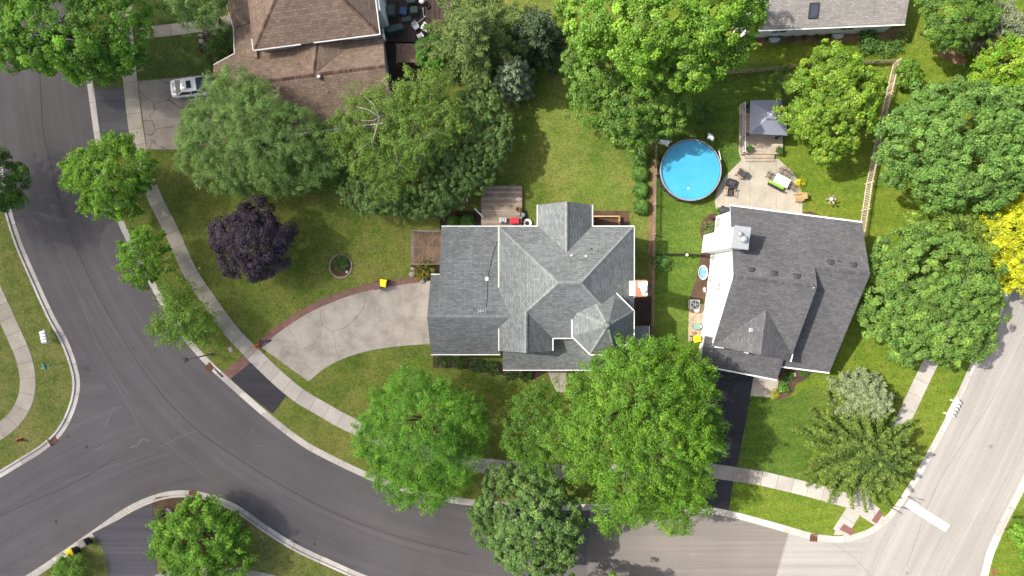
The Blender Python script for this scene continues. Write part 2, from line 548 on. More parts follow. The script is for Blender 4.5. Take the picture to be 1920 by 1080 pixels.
M['cap_b'] = shingle_mat('charcoal_ridge_shingle', (0.082, 0.082, 0.086), 0.18, course=0.3)
M['roof_c'] = shingle_mat('brown_shingle', (0.200, 0.146, 0.112), 0.19, course=0.24)
M['cap_c'] = shingle_mat('brown_ridge_shingle', (0.130, 0.085, 0.065), 0.35, course=0.3)
M['roof_d'] = shingle_mat('weathered_grey_shingle', (0.215, 0.205, 0.195), 0.14)
M['white_siding'] = siding_mat('white_siding', (0.80, 0.80, 0.80))
M['cream_siding'] = siding_mat('cream_siding', (0.62, 0.58, 0.50))
M['grey_siding'] = siding_mat('grey_siding', (0.42, 0.45, 0.47))
M['trim'] = plain('white_trim', (0.66, 0.66, 0.64), 0.5, 0.05)
M['trim_grey'] = plain('pale_grey_trim', (0.50, 0.50, 0.50), 0.5, 0.06)
M['trim_green'] = plain('pale_green_gutter', (0.48, 0.56, 0.40), 0.5, 0.06)
M['copper'] = plain('green_copper', (0.12, 0.155, 0.14), 0.6, 0.2)
M['black'] = plain('black_metal', (0.018, 0.018, 0.02), 0.45, 0.2)
M['dark'] = plain('dark_grey_plastic', (0.045, 0.045, 0.05), 0.5, 0.2)
M['vent'] = plain('dark_vent_metal', (0.04, 0.04, 0.042), 0.5, 0.1)
M['galv'] = plain('galvanised_metal', (0.45, 0.46, 0.46), 0.4, 0.1, 5, 0.6)
M['white'] = plain('white_plastic', (0.80, 0.80, 0.79), 0.4, 0.04)
M['silver'] = plain('silver_car_paint', (0.80, 0.80, 0.79), 0.22, 0.02, 2, 0.25, 0.6)
M['chrome'] = plain('chrome', (0.6, 0.6, 0.6), 0.15, 0.03, 2, 1.0)
M['tyre'] = plain('tyre_rubber', (0.02, 0.02, 0.02), 0.9)
M['red_lamp'] = plain('red_lamp_plastic', (0.35, 0.01, 0.01), 0.2)
M['lamp_clear'] = plain('clear_lamp_plastic', (0.65, 0.66, 0.68), 0.15)
M['yellow'] = plain('yellow_plastic', (0.85, 0.60, 0.01), 0.45, 0.05)
M['bin_brown'] = plain('brown_plastic', (0.105, 0.062, 0.055), 0.5, 0.12)
M['bin_grey'] = plain('greyish_plastic', (0.20, 0.17, 0.17), 0.5, 0.12)
M['bin_body'] = plain('dark_bin_plastic', (0.03, 0.028, 0.03), 0.5, 0.12)
M['red'] = plain('red_plastic', (0.48, 0.03, 0.045), 0.4, 0.08)
M['rust'] = plain('rusty_iron', (0.16, 0.075, 0.035), 0.8, 0.5, 9)
M['hydrant'] = plain('faded_red_paint', (0.30, 0.06, 0.06), 0.6, 0.25, 8)
M['sign_green'] = plain('green_sign_paint', (0.03, 0.22, 0.13), 0.4, 0.05)
M['sign_red'] = plain('red_sign_paint', (0.45, 0.02, 0.03), 0.4, 0.05)
M['lime'] = plain('lime_cushion', (0.22, 0.62, 0.02), 0.8, 0.06)
M['cushion'] = plain('charcoal_cushion', (0.04, 0.042, 0.055), 0.85, 0.15)
M['tan_wood'] = wood_mat('tan_wood', (0.42, 0.27, 0.13), 0.12)
M['chair_frame'] = plain('dark_bronze_frame', (0.10, 0.075, 0.055), 0.5, 0.1)
M['cloth'] = plain('white_table_cloth', (0.72, 0.72, 0.70), 0.8, 0.04)
M['canopy'] = plain('slate_canopy_metal', (0.185, 0.195, 0.245), 0.5, 0.06)
M['deck'] = wood_mat('weathered_deck_boards', (0.300, 0.245, 0.195), 0.15, 'x', 0.28)
M['deck_pale'] = wood_mat('pale_deck_boards', (0.33, 0.275, 0.215), 0.15, 'x', 0.12)
M['deck_dark'] = wood_mat('dark_deck_boards', (0.075, 0.05, 0.042), 0.14, 'y', 0.3)
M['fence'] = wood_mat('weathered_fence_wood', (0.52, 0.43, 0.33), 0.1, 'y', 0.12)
M['fence_dark'] = wood_mat('dark_brown_fence_wood', (0.27, 0.215, 0.165), 0.1, 'y', 0.25)  # darker brown than the fence on the right side
M['hedge_inner'] = plain('clipped_green_growth', (.060, .125, .020), .9, .5, 14)
M['grass_yard_shade'] = grass_mat('shade_darkened_grass', (0.060, 0.108, 0.014), (0.125, 0.140, 0.030), 0.34, (0.040, 0.082, 0.009), mow=R(86), seed=71)  # shade of house and trees put into a darker grass colour
M['grass_shade'] = grass_mat('grass_with_tree_shade', (0.055, 0.088, 0.018), (0.10, 0.105, 0.035), 0.35, (0.038, 0.070, 0.012), seed=11)  # tree shade in the brown house's yard painted into the grass colour
M['crack'] = asphalt_mat('driveway_crack_fill', (0.10, 0.095, 0.085), 0.2, 0.1)
M['lattice'] = plain('brown_lattice_wood', (0.30, 0.20, 0.15), 0.8, 0.2)
M['pen_floor'] = mulch_mat('brown_pen_floor', (0.155, 0.105, 0.07))
M['tarp'] = plain('grey_green_cover', (0.065, 0.095, 0.082), 0.6, 0.3, 4)
M['tarp_blue'] = plain('blue_tarp', (0.055, 0.085, 0.17), 0.5, 0.35, 5)
M['pool_wall'] = plain('dark_pool_wall', (0.055, 0.055, 0.065), 0.6, 0.15)
M['pool_rim'] = plain('grey_pool_rim', (0.20, 0.21, 0.25), 0.4, 0.1)
M['kiddie'] = plain('blue_pool_plastic', (0.13, 0.26, 0.42), 0.4, 0.2, 3)
M['green_box'] = plain('green_box_plastic', (0.16, 0.26, 0.22), 0.6, 0.08)
M['stone'] = plain('grey_stone', (0.26, 0.24, 0.22), 0.9, 0.35, 4)
M['bark'] = plain('grey_brown_bark', (0.10, 0.075, 0.055), 0.95, 0.4, 5)
M['bark_pale'] = plain('pale_grey_bark', (0.30, 0.27, 0.22), 0.95, 0.3, 5)
M['terracotta'] = plain('terracotta', (0.30, 0.12, 0.06), 0.8, 0.15)
M['paint_white'] = plain('white_road_paint', (0.78, 0.78, 0.76), 0.7, 0.05, 6)
M['leaf'] = leaf_mat('broad_leaf', 0.42, 0.025, 0.5)
M['leaf_gloss'] = leaf_mat('glossy_leaf', 0.36, 0.02, 0.6)
M['needle'] = leaf_mat('conifer_needle', 0.15, 0.03, 0.6)

t = NT('window_glass'); t.set(Base_Color=(0.05, 0.06, 0.075), Roughness=0.08); t.b.inputs['Specular IOR Level'].default_value = 0.6
M['glass'] = t.mat
M['glass_reflection'] = plain('pane_painted_sky_reflection', (0.40, 0.40, 0.40), 0.2, 0.06)  # pale grey pane colour stands in for sky reflected in the glass
t = NT('car_glass'); t.set(Base_Color=(0.035, 0.045, 0.06), Roughness=0.06); t.b.inputs['Specular IOR Level'].default_value = 0.7
M['car_glass'] = t.mat
t = NT('pool_water')
f = t.noise(t.coord(), 0.55, 4, 0.6)
t.color(t.ramp(f, [(0.3, (0.036, 0.250, 0.400)), (0.7, (0.056, 0.300, 0.450))]))
rp = t.noise(t.coord(), 3.5, 3, 0.6)
t.bump(rp, 0.05, 0.04); t.set(Roughness=0.08); t.b.inputs['Specular IOR Level'].default_value = 0.5
M['water'] = t.mat

# ------------------------------------------------------------------ the cloud that half shades the left of the scene (it hangs high above the camera)
def build_cloud():
    bm = bmesh.new()
    bmesh.ops.create_icosphere(bm, subdivisions=4, radius=1.0)
    for v in bm.verts:
        p = v.co
        k = 1 + 0.10 * math.sin(3.1 * p.x + 1.0) * math.cos(2.7 * p.y) + 0.06 * math.sin(7.3 * p.y + 2.1 * p.x)
        v.co = Vector((p.x * 74 * k, p.y * 92 * k, p.z * 26 * k))
    me = bpy.data.meshes.new('cloud'); bm.to_mesh(me); bm.free()
    for p in me.polygons: p.use_smooth = True
    m = bpy.data.materials.new('cloud_vapour'); m.use_nodes = True
    nt = m.node_tree; nt.nodes.clear()
    out = nt.nodes.new('ShaderNodeOutputMaterial')
    v = nt.nodes.new('ShaderNodeVolumePrincipled')
    v.inputs['Color'].default_value = (0.95, 0.95, 0.96, 1)
    v.inputs['Density'].default_value = CLOUD_DENS
    v.inputs['Anisotropy'].default_value = 0.75
    nt.links.new(v.outputs[0], out.inputs['Volume'])
    me.materials.append(m)
    o = bpy.data.objects.new('cloud', me); col.objects.link(o)
    h = 240.0
    o.location = (CLOUD_X - h * 0.8, CLOUD_Y + h * 0.191, h)
    tag(o, kind='stuff')
CLOUD_DENS, CLOUD_X, CLOUD_Y = 0.025, -66.0, -4.0
build_cloud()

# ------------------------------------------------------------------ ground, road, kerbs, lawns
mb = MB(); mb.poly([(-2500, -2500, -0.05), (2500, -2500, -0.05), (2500, 2500, -0.05), (-2500, 2500, -0.05)])
tag(mb.build('ground', M['grass']), kind='structure')
mb = MB(); mb.poly([(-95, -75, 0), (95, -75, 0), (95, 75, 0), (-95, 75, 0)])
tag(mb.build('road', M['road']), kind='structure')

# streets laid over it as strips along their own run
def road_strip(px, width, z, mat, name='road'):
    o = ribbon(name, px, width, z, mat, 10); o['kind'] = 'structure'; return o
road_strip([(-160, 1060), (0, 975), (120, 905), (250, 845), (350, 815), (440, 800)], 9.2, 0.004, M['road'])
road_strip([(40, -260), (68, -60), (80, 80), (92, 200), (116, 330), (160, 460), (225, 590), (325, 725), (460, 845), (620, 935), (780, 995), (940, 1025), (1100, 1040)], 10.2, 0.008, M['road'])
sheet('road', [(1098, 900), (1104, 1300), (2300, 1300), (2400, 760), (1700, 900), (1480, 960)], 0.004, M['road_mid'])
sheet('road', [(1482, 985), (1452, 1090), (1380, 1300), (1850, 1300), (1900, 1000), (1760, 850), (1690, 930), (1600, 1000)], 0.008, M['road_light'])
road_strip([(1640, 1300), (1705, 1110), (1775, 965), (1845, 825), (1915, 670), (1985, 520), (2080, 320), (2190, 60), (2290, -200)], 11.6, 0.012, M['road_light'])
# tar sealed joints down the middle of the lanes
for px, w in (([(62, -60), (70, 60), (76, 170), (82, 250), (100, 330), (128, 430), (170, 525), (228, 632), (300, 735), (372, 808), (440, 855), (520, 905), (640, 968), (760, 1010), (880, 1040)], 0.07),
              ([(0, 968), (60, 940), (140, 905), (220, 858)], 0.06),
              ([(1700, 1060), (1760, 905), (1860, 750), (1920, 630)], 0.05),
              ([(1480, 985), (1530, 1000), (1600, 1045), (1650, 1100)], 0.04), ([(1482, 985), (1468, 1040), (1452, 1090)], 0.05)):
    road_strip(px, w, 0.016, M['tar'] if px[0][0] < 1000 else M['tar_faint'], 'road_joint')

# scuffs, tyre arcs and patches on the dark street
for px, w in (([(243, 840), (258, 834), (266, 824), (280, 826)], .12), ([(196, 800), (206, 778), (216, 762)], .07), ([(300, 838), (340, 818), (375, 806)], .05), ([(205, 700), (232, 745), (262, 800)], .06),
              ([(176, 845), (196, 835)], .07), ([(468, 812), (476, 806)], .06), ([(482, 838), (490, 834)], .06), ([(150, 560), (185, 650), (240, 740)], .05), ([(118, 905), (190, 880), (290, 848)], .05)):
    road_strip(px, w, 0.013, M['scuff'], 'road_stain')
for x, y, r in ((162, 838, .22), (105, 978, .2), (590, 1020, .18), (128, 818, .16), (1700, 1075, .2), (1858, 838, .25), (1300, 1040, .2)):
    q = W(x, y); mb = MB(); mb.poly([(q.x + r * random.uniform(.6, 1.1) * math.cos(k * .7), q.y + r * random.uniform(.6, 1.1) * math.sin(k * .7), .0155) for k in range(9)])
    tag(mb.build('road_stain', M['tar'] if x < 1000 else M['tar_faint']), kind='structure')
# stop line
o = sheet('road_marking', [(1706, 937), (1781, 985), (1772, 997), (1697, 949)], 0.017, M['paint_white'])

KM = [(112, -260), (134, -80), (152, 60), (161, 140), (170, 205), (178, 263), (190, 325), (210, 390), (236, 450), (268, 510), (300, 570), (338, 628), (380, 678), (430, 725), (500, 786), (560, 832), (605, 858), (680, 894), (740, 917), (820, 938),
      (885, 948), (980, 955), (1100, 957), (1210, 955), (1300, 960), (1360, 968), (1420, 983), (1480, 1000), (1525, 1012), (1575, 1017), (1618, 1008), (1655, 988), (1685, 956), (1708, 922), (1732, 882), (1770, 812), (1802, 748), (1832, 682), (1866, 615), (1900, 540), (1960, 420), (2050, 230), (2140, 10), (2240, -260)]
KW = [(-160, 975), (-60, 928), (0, 896), (40, 872), (80, 847), (116, 815), (140, 770), (150, 725), (145, 688), (128, 640), (100, 588), (70, 522), (42, 457), (24, 402), (10, 345), (0, 280), (-12, 200), (-30, 60), (-70, -260)]
KS = [(1490, 1240), (1310, 1212), (1130, 1182), (980, 1150), (860, 1122), (760, 1100), (690, 1080), (620, 1050), (560, 1022), (500, 985), (450, 950), (410, 932), (370, 921), (325, 920), (280, 931), (230, 955), (180, 990), (115, 1035), (60, 1072), (-20, 1120), (-120, 1180)]
KE = [(2180, 330), (2110, 480), (2030, 650), (1960, 800), (1912, 905), (1876, 975), (1850, 1035), (1836, 1085), (1800, 1180), (1770, 1300)]
kerbs = {}
def kerb(px, n=6):
    c = catmull([W2(*p) for p in px], n)
    mb = MB()
    ribbon_mb(mb, offset(c, 0.44), c, 0.020, thick=0.02)
    ribbon_mb(mb, offset(c, 0.66), offset(c, 0.455), 0.142, thick=0.14)
    o = mb.build('kerb', M['kerb']); o['kind'] = 'structure'
    return offset(c, 0.62)
def lawn(inner, far, mat, z=0.12):
    mb = MB()
    pts = list(inner) + [W2(*p) for p in far]
    mb.extrude(pts, -0.04, z)
    o = mb.build('lawn', mat); o['kind'] = 'structure'; return o
km, kw, ks, ke = kerb(KM), kerb(KW), kerb(KS), kerb(KE)
lawn(km, [(2300, -700), (60, -700)], M['grass'])
lawn(kw, [(-400, -300), (-500, 1000)], M['grass_verge'])
lawn(ks, [(-300, 1600), (1500, 1600)], M['grass_verge'])
lawn(ke, [(1800, 1500), (2600, 1500), (2600, 300)], M['grass_green'])
# greener lots east of the picket fence
i0 = min(range(len(km)), key=lambda i: (km[i][0] - W2(1318, 950)[0]) ** 2 + (km[i][1] - W2(1318, 950)[1]) ** 2)
mb = MB()
pts = [W2(p[0], p[1], .12) for p in ((2200, -500), (1236, -500), (1234, 130), (1232, 300), (1227, 640), (1300, 830))] + km[i0:-3]
a = sum(pts[i][0] * pts[(i + 1) % len(pts)][1] - pts[(i + 1) % len(pts)][0] * pts[i][1] for i in range(len(pts)))
if a < 0: pts.reverse()
mb.poly([(p[0], p[1], 0.124) for p in pts]); tag(mb.build('lawn', M['grass_green']), kind='structure')
sheet('lawn', [(880, 330), (905, 180), (960, 60), (1060, 20), (1228, 20), (1228, 300), (1222, 560), (1190, 560), (1190, 400), (985, 400), (985, 350)], 0.124, M['grass_back'])

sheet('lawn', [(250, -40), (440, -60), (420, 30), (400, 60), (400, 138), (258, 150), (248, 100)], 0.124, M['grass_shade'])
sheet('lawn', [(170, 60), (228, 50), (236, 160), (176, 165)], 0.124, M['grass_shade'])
sheet('lawn', [(1229, 125), (1300, 120), (1470, 118), (1470, 290), (1400, 300), (1345, 395), (1330, 640), (1228, 650)], 0.1262, M['grass_yard_shade'])  # darker sheet laid where the pool yard is in shade
sheet('lawn', [(1412, 735), (1470, 748), (1520, 725), (1560, 742), (1545, 800), (1520, 870), (1560, 925), (1500, 908), (1385, 880)], 0.1262, M['grass_yard_shade'], 3)
# paths, drives, beds (each sheet a few millimetres above the one below)
Z1, Z2, Z3, Z4 = 0.128, 0.132, 0.136, 0.140
def path(px, w, mat, z=0.150, name='sidewalk'):
    o = ribbon(name, px, w, z, mat, 8, 0.04); o['kind'] = 'structure'; return o
path([(222, -200), (232, 0), (238, 90), (246, 170), (256, 250), (270, 315), (292, 375), (320, 430), (358, 513), (397, 571), (436, 624), (473, 663)], 1.42, M['walk'])
path([(473, 663), (520, 708), (560, 741), (600, 765), (650, 793), (720, 824), (800, 850), (900, 872), (1020, 884)], 1.48, M['walk_light'])
path([(1020, 884), (1150, 884), (1260, 880), (1340, 884), (1428, 897)], 1.42, M['walk'])
path([(1428, 897), (1500, 914), (1560, 930), (1612, 946), (1643, 965)], 1.42, M['walk_light'])
path([(1574, 1000), (1593, 970), (1618, 930), (1650, 870), (1690, 795), (1740, 690), (1800, 570), (1870, 420)], 1.5, M['walk_light'], 0.154)
sheet('sidewalk', [(1612, 945), (1636, 957), (1668, 974), (1655, 984), (1640, 985), (1614, 968)], 0.158, M['walk_light'])
sheet('sidewalk', [(1563, 1003), (1594, 1003), (1600, 995), (1570, 985)], 0.158, M['walk_light'])
for q in ([(1582, 982), (1603, 994), (1596, 1004), (1574, 993)], [(1647, 958), (1656, 964), (1644, 982), (1634, 976)]):
    sheet('pavement', q, 0.162, M['red_pad'])
path([(-60, 470), (-25, 520), (0, 570), (25, 625), (44, 670), (52, 715), (45, 755), (22, 790), (-20, 820), (-120, 870)], 1.55, M['walk'])
# the left neighbour's front walk and drive
path([(262, 62), (310, 57), (350, 52), (405, 44), (445, 36)], 1.15, M['walk'], 0.146, 'path')
sheet('driveway', [(175, 166), (238, 162), (252, 262), (192, 275)], Z3, M['drive_side'])
sheet('driveway', [(258, 152), (330, 146), (420, 135), (460, 260), (345, 280), (276, 280)], Z3, M['drive_cracked'])
# the corner house's drive
DRV_N = [(488, 650), (530, 618), (580, 586), (640, 560), (700, 543), (760, 531), (812, 526)]
DRV_S = [(812, 645), (760, 648), (700, 656), (650, 670), (610, 690), (578, 715)]
dn = [W2(p[0], p[1], Z2) for p in DRV_N]; ds = [W2(p[0], p[1], Z2) for p in DRV_S]
mb = MB(); pts = catmull(dn, 6) + [W2(830, 526, Z2), W2(830, 645, Z2)] + catmull(ds, 6); pts.reverse()
mb.poly([(p[0], p[1], Z2) for p in pts]); tag(mb.build('driveway', M['drive']), kind='structure')
o = ribbon('path', [(484, 646), (528, 612), (578, 580), (640, 553), (700, 537), (760, 527), (800, 523)], 0.62, Z3, M['paver'], 8); o['kind'] = 'structure'
sheet('driveway', [(427, 710), (469, 674), (540, 738), (512, 776)], Z2, M['drive_black'])
sheet('path', [(459, 666), (474, 676), (430, 712), (416, 699)], Z3, M['paver'])
for px in ([(633, 595), (600, 583), (602, 598), (606, 610), (622, 622), (628, 640), (629, 652), (637, 672)], [(622, 622), (650, 612), (668, 596), (682, 575), (685, 555)], [(540, 618), (552, 632)], [(570, 655), (595, 640)], [(662, 600), (672, 590)]):
    o = ribbon('driveway_crack', px[1:] if len(px) > 6 else px, 0.032, Z3, M['crack'], 4); o['kind'] = 'structure'
sheet('driveway', [(1318, 690), (1414, 705), (1411, 725), (1382, 876), (1330, 868), (1326, 780)], Z2, M['drive_black'])
sheet('driveway', [(1325, 893), (1375, 900), (1367, 957), (1320, 946)], Z2, M['drive_black'])
sheet('path', [(1414, 700), (1460, 708), (1456, 746), (1407, 742)], Z3, M['patio'])
sheet('path', [(1022, 688), (1062, 690), (1060, 735), (1044, 736)], Z3, M['walk'])
# the drive at the bottom edge
sheet('driveway', [(172, 1000), (284, 943), (290, 990), (294, 1080), (296, 1200), (205, 1200), (203, 1080), (196, 1035)], 0.144, M['drive_side'])
sheet('path', [(290, 1078), (335, 1064), (400, 1066), (450, 1064), (520, 1080), (560, 1110), (290, 1110)], 0.146, M['walk'])
# patio behind the white house
PAT = [(1344, 400), (1340, 378), (1346, 352), (1360, 330), (1378, 312), (1390, 300), (1385, 285), (1387, 196), (1392, 196), (1392, 292), (1460, 298), (1470, 308), (1486, 322), (1497, 340), (1503, 360), (1505, 380), (1504, 405), (1440, 400)]
sheet('patio', PAT, Z2, M['patio'])
# beds
sheet('mulch_bed', [(1222, 300), (1231, 300), (1228, 440), (1225, 600), (1213, 600), (1216, 440)], Z1, M['soil'])
sheet('mulch_bed', [(1180, 560), (1222, 555), (1222, 640), (1180, 640)], Z2, M['mulch_dark'])
sheet('mulch_bed', [(1345, 398), (1330, 402), (1316, 415), (1312, 432), (1318, 455), (1312, 490), (1306, 520), (1293, 560), (1325, 565), (1345, 480)], Z1, M['mulch'], 0)
sheet('gravel_bed', [(1292, 570), (1325, 570), (1318, 640), (1290, 640)], Z1, M['gravel'])
sheet('mulch_bed', [(1462, 688), (1522, 692), (1510, 712), (1494, 720), (1488, 735), (1474, 746), (1455, 748), (1460, 715)], Z1, M['mulch'], 4)
sheet('mulch_bed', [(1504, 398), (1520, 396), (1540, 404), (1560, 412), (1505, 408)], Z1, M['mulch'])
sheet('mulch_bed', [(372, 70), (385, 55), (450, 40), (452, 96), (410, 120), (390, 118), (375, 95)], Z1, M['mulch_dark'], 4)
sheet('mulch_bed', [(284, 940), (330, 930), (380, 938), (440, 970), (470, 1005), (330, 1040), (290, 1000)], Z1, M['mulch'], 3)
sheet('mulch_bed', [(1412, 68), (1700, 52), (1702, 78), (1412, 82)], Z1, M['soil'])
sheet('mulch_bed', [(1758, 95), (1790, 85), (1812, 112), (1800, 122), (1772, 112)], Z1, M['soil'], 4)
sheet('mulch_bed', [(812, 664), (1040, 690), (1000, 712), (945, 704), (860, 690), (812, 690)], Z1, M['mulch_dark'])
sheet('mulch_bed', [(398, 680), (408, 688), (424, 704), (416, 708), (403, 694)], Z1, M['mulch_dark'])
sheet('mulch_bed', [(700, 80), (790, 70), (800, 130), (730, 190), (715, 140)], Z1, M['mulch_dark'])
sheet('mulch_bed', [(770, 498), (828, 494), (828, 526), (772, 526)], Z1, M['mulch_dark'])
sheet('mulch_bed', [(1036, 395), (1180, 395), (1180, 425), (1036, 425)], Z1, M['mulch'])
sheet('mulch_bed', [(825, 395), (990, 395), (990, 430), (825, 430)], Z1, M['mulch_dark'])

# ------------------------------------------------------------------ house helpers
def window(root, p, ang, w, h, mat='glass', frame='trim'):
    """a framed window on a wall: p = centre on the wall's face, ang = outward direction of the wall in plan"""
    f = MB()
    ca, sa = math.cos(ang), math.sin(ang)
    def Q(u, z, d): return (p[0] - sa * u + ca * d, p[1] + ca * u + sa * d, p[2] + z)
    b = 0.09
    for (u0, u1, z0, z1) in ((-w / 2 - b, w / 2 + b, h / 2, h / 2 + b), (-w / 2 - b, w / 2 + b, -h / 2 - b, -h / 2), (-w / 2 - b, -w / 2, -h / 2, h / 2), (w / 2, w / 2 + b, -h / 2, h / 2), (-.02, .02, -h / 2, h / 2)):
        f.loft([[Q(u0, z0, -.02), Q(u1, z0, -.02), Q(u1, z1, -.02), Q(u0, z1, -.02)], [Q(u0, z0, .06), Q(u1, z0, .06), Q(u1, z1, .06), Q(u0, z1, .06)]])
    fo = f.build('window', M[frame], root)
    g = MB(); g.loft([[Q(-w / 2, -h / 2, -.02), Q(w / 2, -h / 2, -.02), Q(w / 2, h / 2, -.02), Q(-w / 2, h / 2, -.02)], [Q(-w / 2, -h / 2, .025), Q(w / 2, -h / 2, .025), Q(w / 2, h / 2, .025), Q(-w / 2, h / 2, .025)]])
    g.build('pane', M[mat], fo)
    return fo

def door(root, p, ang, w, h, mat='trim'):
    f = MB(); ca, sa = math.cos(ang), math.sin(ang)
    def Q(u, z, d): return (p[0] - sa * u + ca * d, p[1] + ca * u + sa * d, p[2] + z)
    f.loft([[Q(-w / 2, 0, -.02), Q(w / 2, 0, -.02), Q(w / 2, h, -.02), Q(-w / 2, h, -.02)], [Q(-w / 2, 0, .05), Q(w / 2, 0, .05), Q(w / 2, h, .05), Q(-w / 2, h, .05)]])
    n = 4 if h < 2.2 else 4
    for k in range(n):
        z0 = .12 + k * (h - .2) / n
        f.loft([[Q(-w / 2 + .12, z0, .05), Q(w / 2 - .12, z0, .05), Q(w / 2 - .12, z0 + (h - .2) / n - .1, .05), Q(-w / 2 + .12, z0 + (h - .2) / n - .1, .05)],
                [Q(-w / 2 + .16, z0 + .04, .07), Q(w / 2 - .16, z0 + .04, .07), Q(w / 2 - .16, z0 + (h - .2) / n - .14, .07), Q(-w / 2 + .16, z0 + (h - .2) / n - .14, .07)]])
    return f.build('door', M[mat], root)

def gutter(root, segs, mat='trim', name='gutter', w=0.085, h=0.12):
    for a, b in segs:
        g = MB(); g.bar(a, b, w, h); g.build(name, M[mat], root)

def caps(root, segs, mat, w=0.30):
    for a, b in segs:
        g = MB()
        a = Vector(a); b = Vector(b)
        L = (b - a).length; n = max(1, int(L / 0.42))
        for k in range(n):
            p = a.lerp(b, k / n); q = a.lerp(b, (k + .97) / n)
            d = (q - p).normalized(); s = d.cross(Vector((0, 0, 1))).normalized() * (w / 2)
            up = Vector((0, 0, 0.05)); dn = Vector((0, 0, -0.06))
            lift = Vector((0, 0, 0.012 * (k % 2)))
            r0 = [p - s + dn, p + up + lift, p + s + dn]; r1 = [q - s + dn, q + up + lift, q + s + dn]
            r0b = [x - Vector((0, 0, .06)) for x in r0]; r1b = [x - Vector((0, 0, .06)) for x in r1]
            u0 = random.uniform(0, 30)
            uvq = lambda: [(u0, 0), (u0, .2), (u0 + .4, .2), (u0 + .4, 0)]
            g.poly([r0[0], r0[1], r1[1], r1[0]], 0, uvq()); g.poly([r0[1], r0[2], r1[2], r1[1]], 0, uvq())
            g.poly([r0[0], r0b[0], r0b[2], r0[2], r0[1]], 0); g.poly([r1[0], r1[1], r1[2], r1b[2], r1b[0]], 0)
        g.build('ridge_cap', M[mat], root)

def vent_pipe(root, p, r=0.06, h=0.4, mat='white', name='vent_pipe', cap=False):
    m = MB(); m.lathe((p[0], p[1], p[2] - .1), [(r * 2.2, 0), (r * 2.2, .08), (r, .14), (r, h)] + ([(r * 1.8, h), (r * 1.8, h + .12), (r * .4, h + .2)] if cap else [(r * .7, h), (r * .7, h - .05)]), 12)
    return m.build(name, M[mat], root)

# ------------------------------------------------------------------ A: the grey roofed corner house with the turret
A = thing('shingle_house', (4.0, -0.5, 0.12), 'large grey shingled house with octagonal turret and white brick chimney between curved driveway and fence', 'house')
ZE = 5.4; SL = 0.776
xW, xE, yN, yS = -1.163, 11.10, 5.62, -4.55
R1 = (3.99, 0.45, 9.4); R2 = (5.90, 0.45, 9.4)
G0 = (1.26, -2.12, 7.29); G1 = (1.24, -5.72, 7.29)
roof = MB()
roof.roof([(xW, yN, ZE), R1, G0, G1, (xW, -5.70, ZE)])                                    # west
roof.roof([(xW, yN, ZE), (xE, yN, ZE), R2, R1])                                           # north
roof.roof([R1, R2, (xE, yS, ZE), (3.68, yS, ZE), G0])                                     # south
roof.roof([R2, (xE, yN, ZE), (xE, yS, ZE)])                                               # east
roof.roof([G0, (3.68, yS, ZE), (3.68, -5.70, ZE), G1])                                    # front gable, east side
N0 = (4.82, 3.12, 7.32); N1 = (4.82, 7.62, 7.32)
roof.roof([N1, N0, (2.34, yN, ZE), (2.34, 7.55, ZE)])
roof.roof([N1, (7.28, 7.55, ZE), (7.28, yN, ZE), N0])
# garage and family room: one ridge, a short slope and a long one
GZ = 6.2; gy = -2.58
g_w = (-7.62, gy, GZ); g_e = (-0.10, gy, GZ)
roof.roof([g_w, g_e, (-1.1, -4.4, 4.7), (-1.1, -6.22, 3.2), (-7.62, -6.22, 3.2)])
roof.roof([(-6.66, gy, GZ - .002), g_e, (-1.10, 0.2, 5.2), (-1.10, 5.77, 3.2), (-6.62, 5.77, 3.2)])
roof.roof([g_w, (-6.5, gy, GZ - .03), (-6.5, 1.25, 3.17), (-7.62, 1.25, 3.2)])
# porch round the front and the turret
roof.roof([(-0.86, -7.70, 3.0), (12.9, -7.70, 3.0), (9.75, -4.55, 4.32), (-0.86, -4.55, 4.32)])
roof.roof([(12.9, -7.70, 3.0), (12.9, -3.57, 3.0), (10.6, -3.57, 3.95), (10.6, -5.40, 3.95), (9.75, -4.55, 4.32)])
rA = roof.build('roof', [M['roof_a'], M['trim_grey']], A)
# turret
tc = (8.08, -3.17); ta = 2.76; tz = 6.75; tp = (8.08, -3.17, 10.15)
trr = ta / math.cos(math.pi / 8)
octo = [(tc[0] + trr * math.cos(R(22.5 + 45 * k)), tc[1] + trr * math.sin(R(22.5 + 45 * k)), tz) for k in range(8)]
tr = MB()
for k in range(8):
    tr.roof([tp, octo[k], octo[(k + 1) % 8]])
tr.build('turret_roof', [M['roof_a'], M['trim_grey']], A)
caps(A, [(tp, octo[k]) for k in (0, 2, 3, 5, 6)] + [(R1, R2), ((xW + .1, yN - .1, ZE + .06), R1), ((xE - .1, yN - .1, ZE + .06), R2), (R1, G0), (R2, (7.8, -1.45, 7.93)), (N0, N1), (G0, G1), ((-7.62, gy, GZ), (-0.2, gy, GZ))], 'cap_a')
gutter(A, [(octo[k], octo[(k + 1) % 8]) for k in (7, 0, 1, 3, 4, 5, 6)], name='turret_gutter', w=.10, h=.10)
fin = MB(); fin.lathe((tp[0], tp[1], tp[2] - .28), [(.34, 0), (.22, .22), (.12, .32), (.14, .42), (.06, .52), (.07, .6), (.02, .95)], 16); fin.build('finial', M['copper'], A)
wl_ = MB()
for o_ in ([(-.85, -4.2), (10.8, -4.2), (10.8, 5.3), (-.85, 5.3)],):
    wl_.extrude(o_, 0.1, 5.38)
wl_.extrude([(2.7, 5.2), (2.7, 7.2), (4.82, 7.2, 7.0), (6.95, 7.2), (6.95, 5.2)], 0.1, 5.36, top=False)
wl_.extrude([(-.83, -4.1), (-.83, -5.35), (1.25, -5.35, 7.0), (3.35, -5.35), (3.35, -4.1)], 0.1, 5.36, top=False)
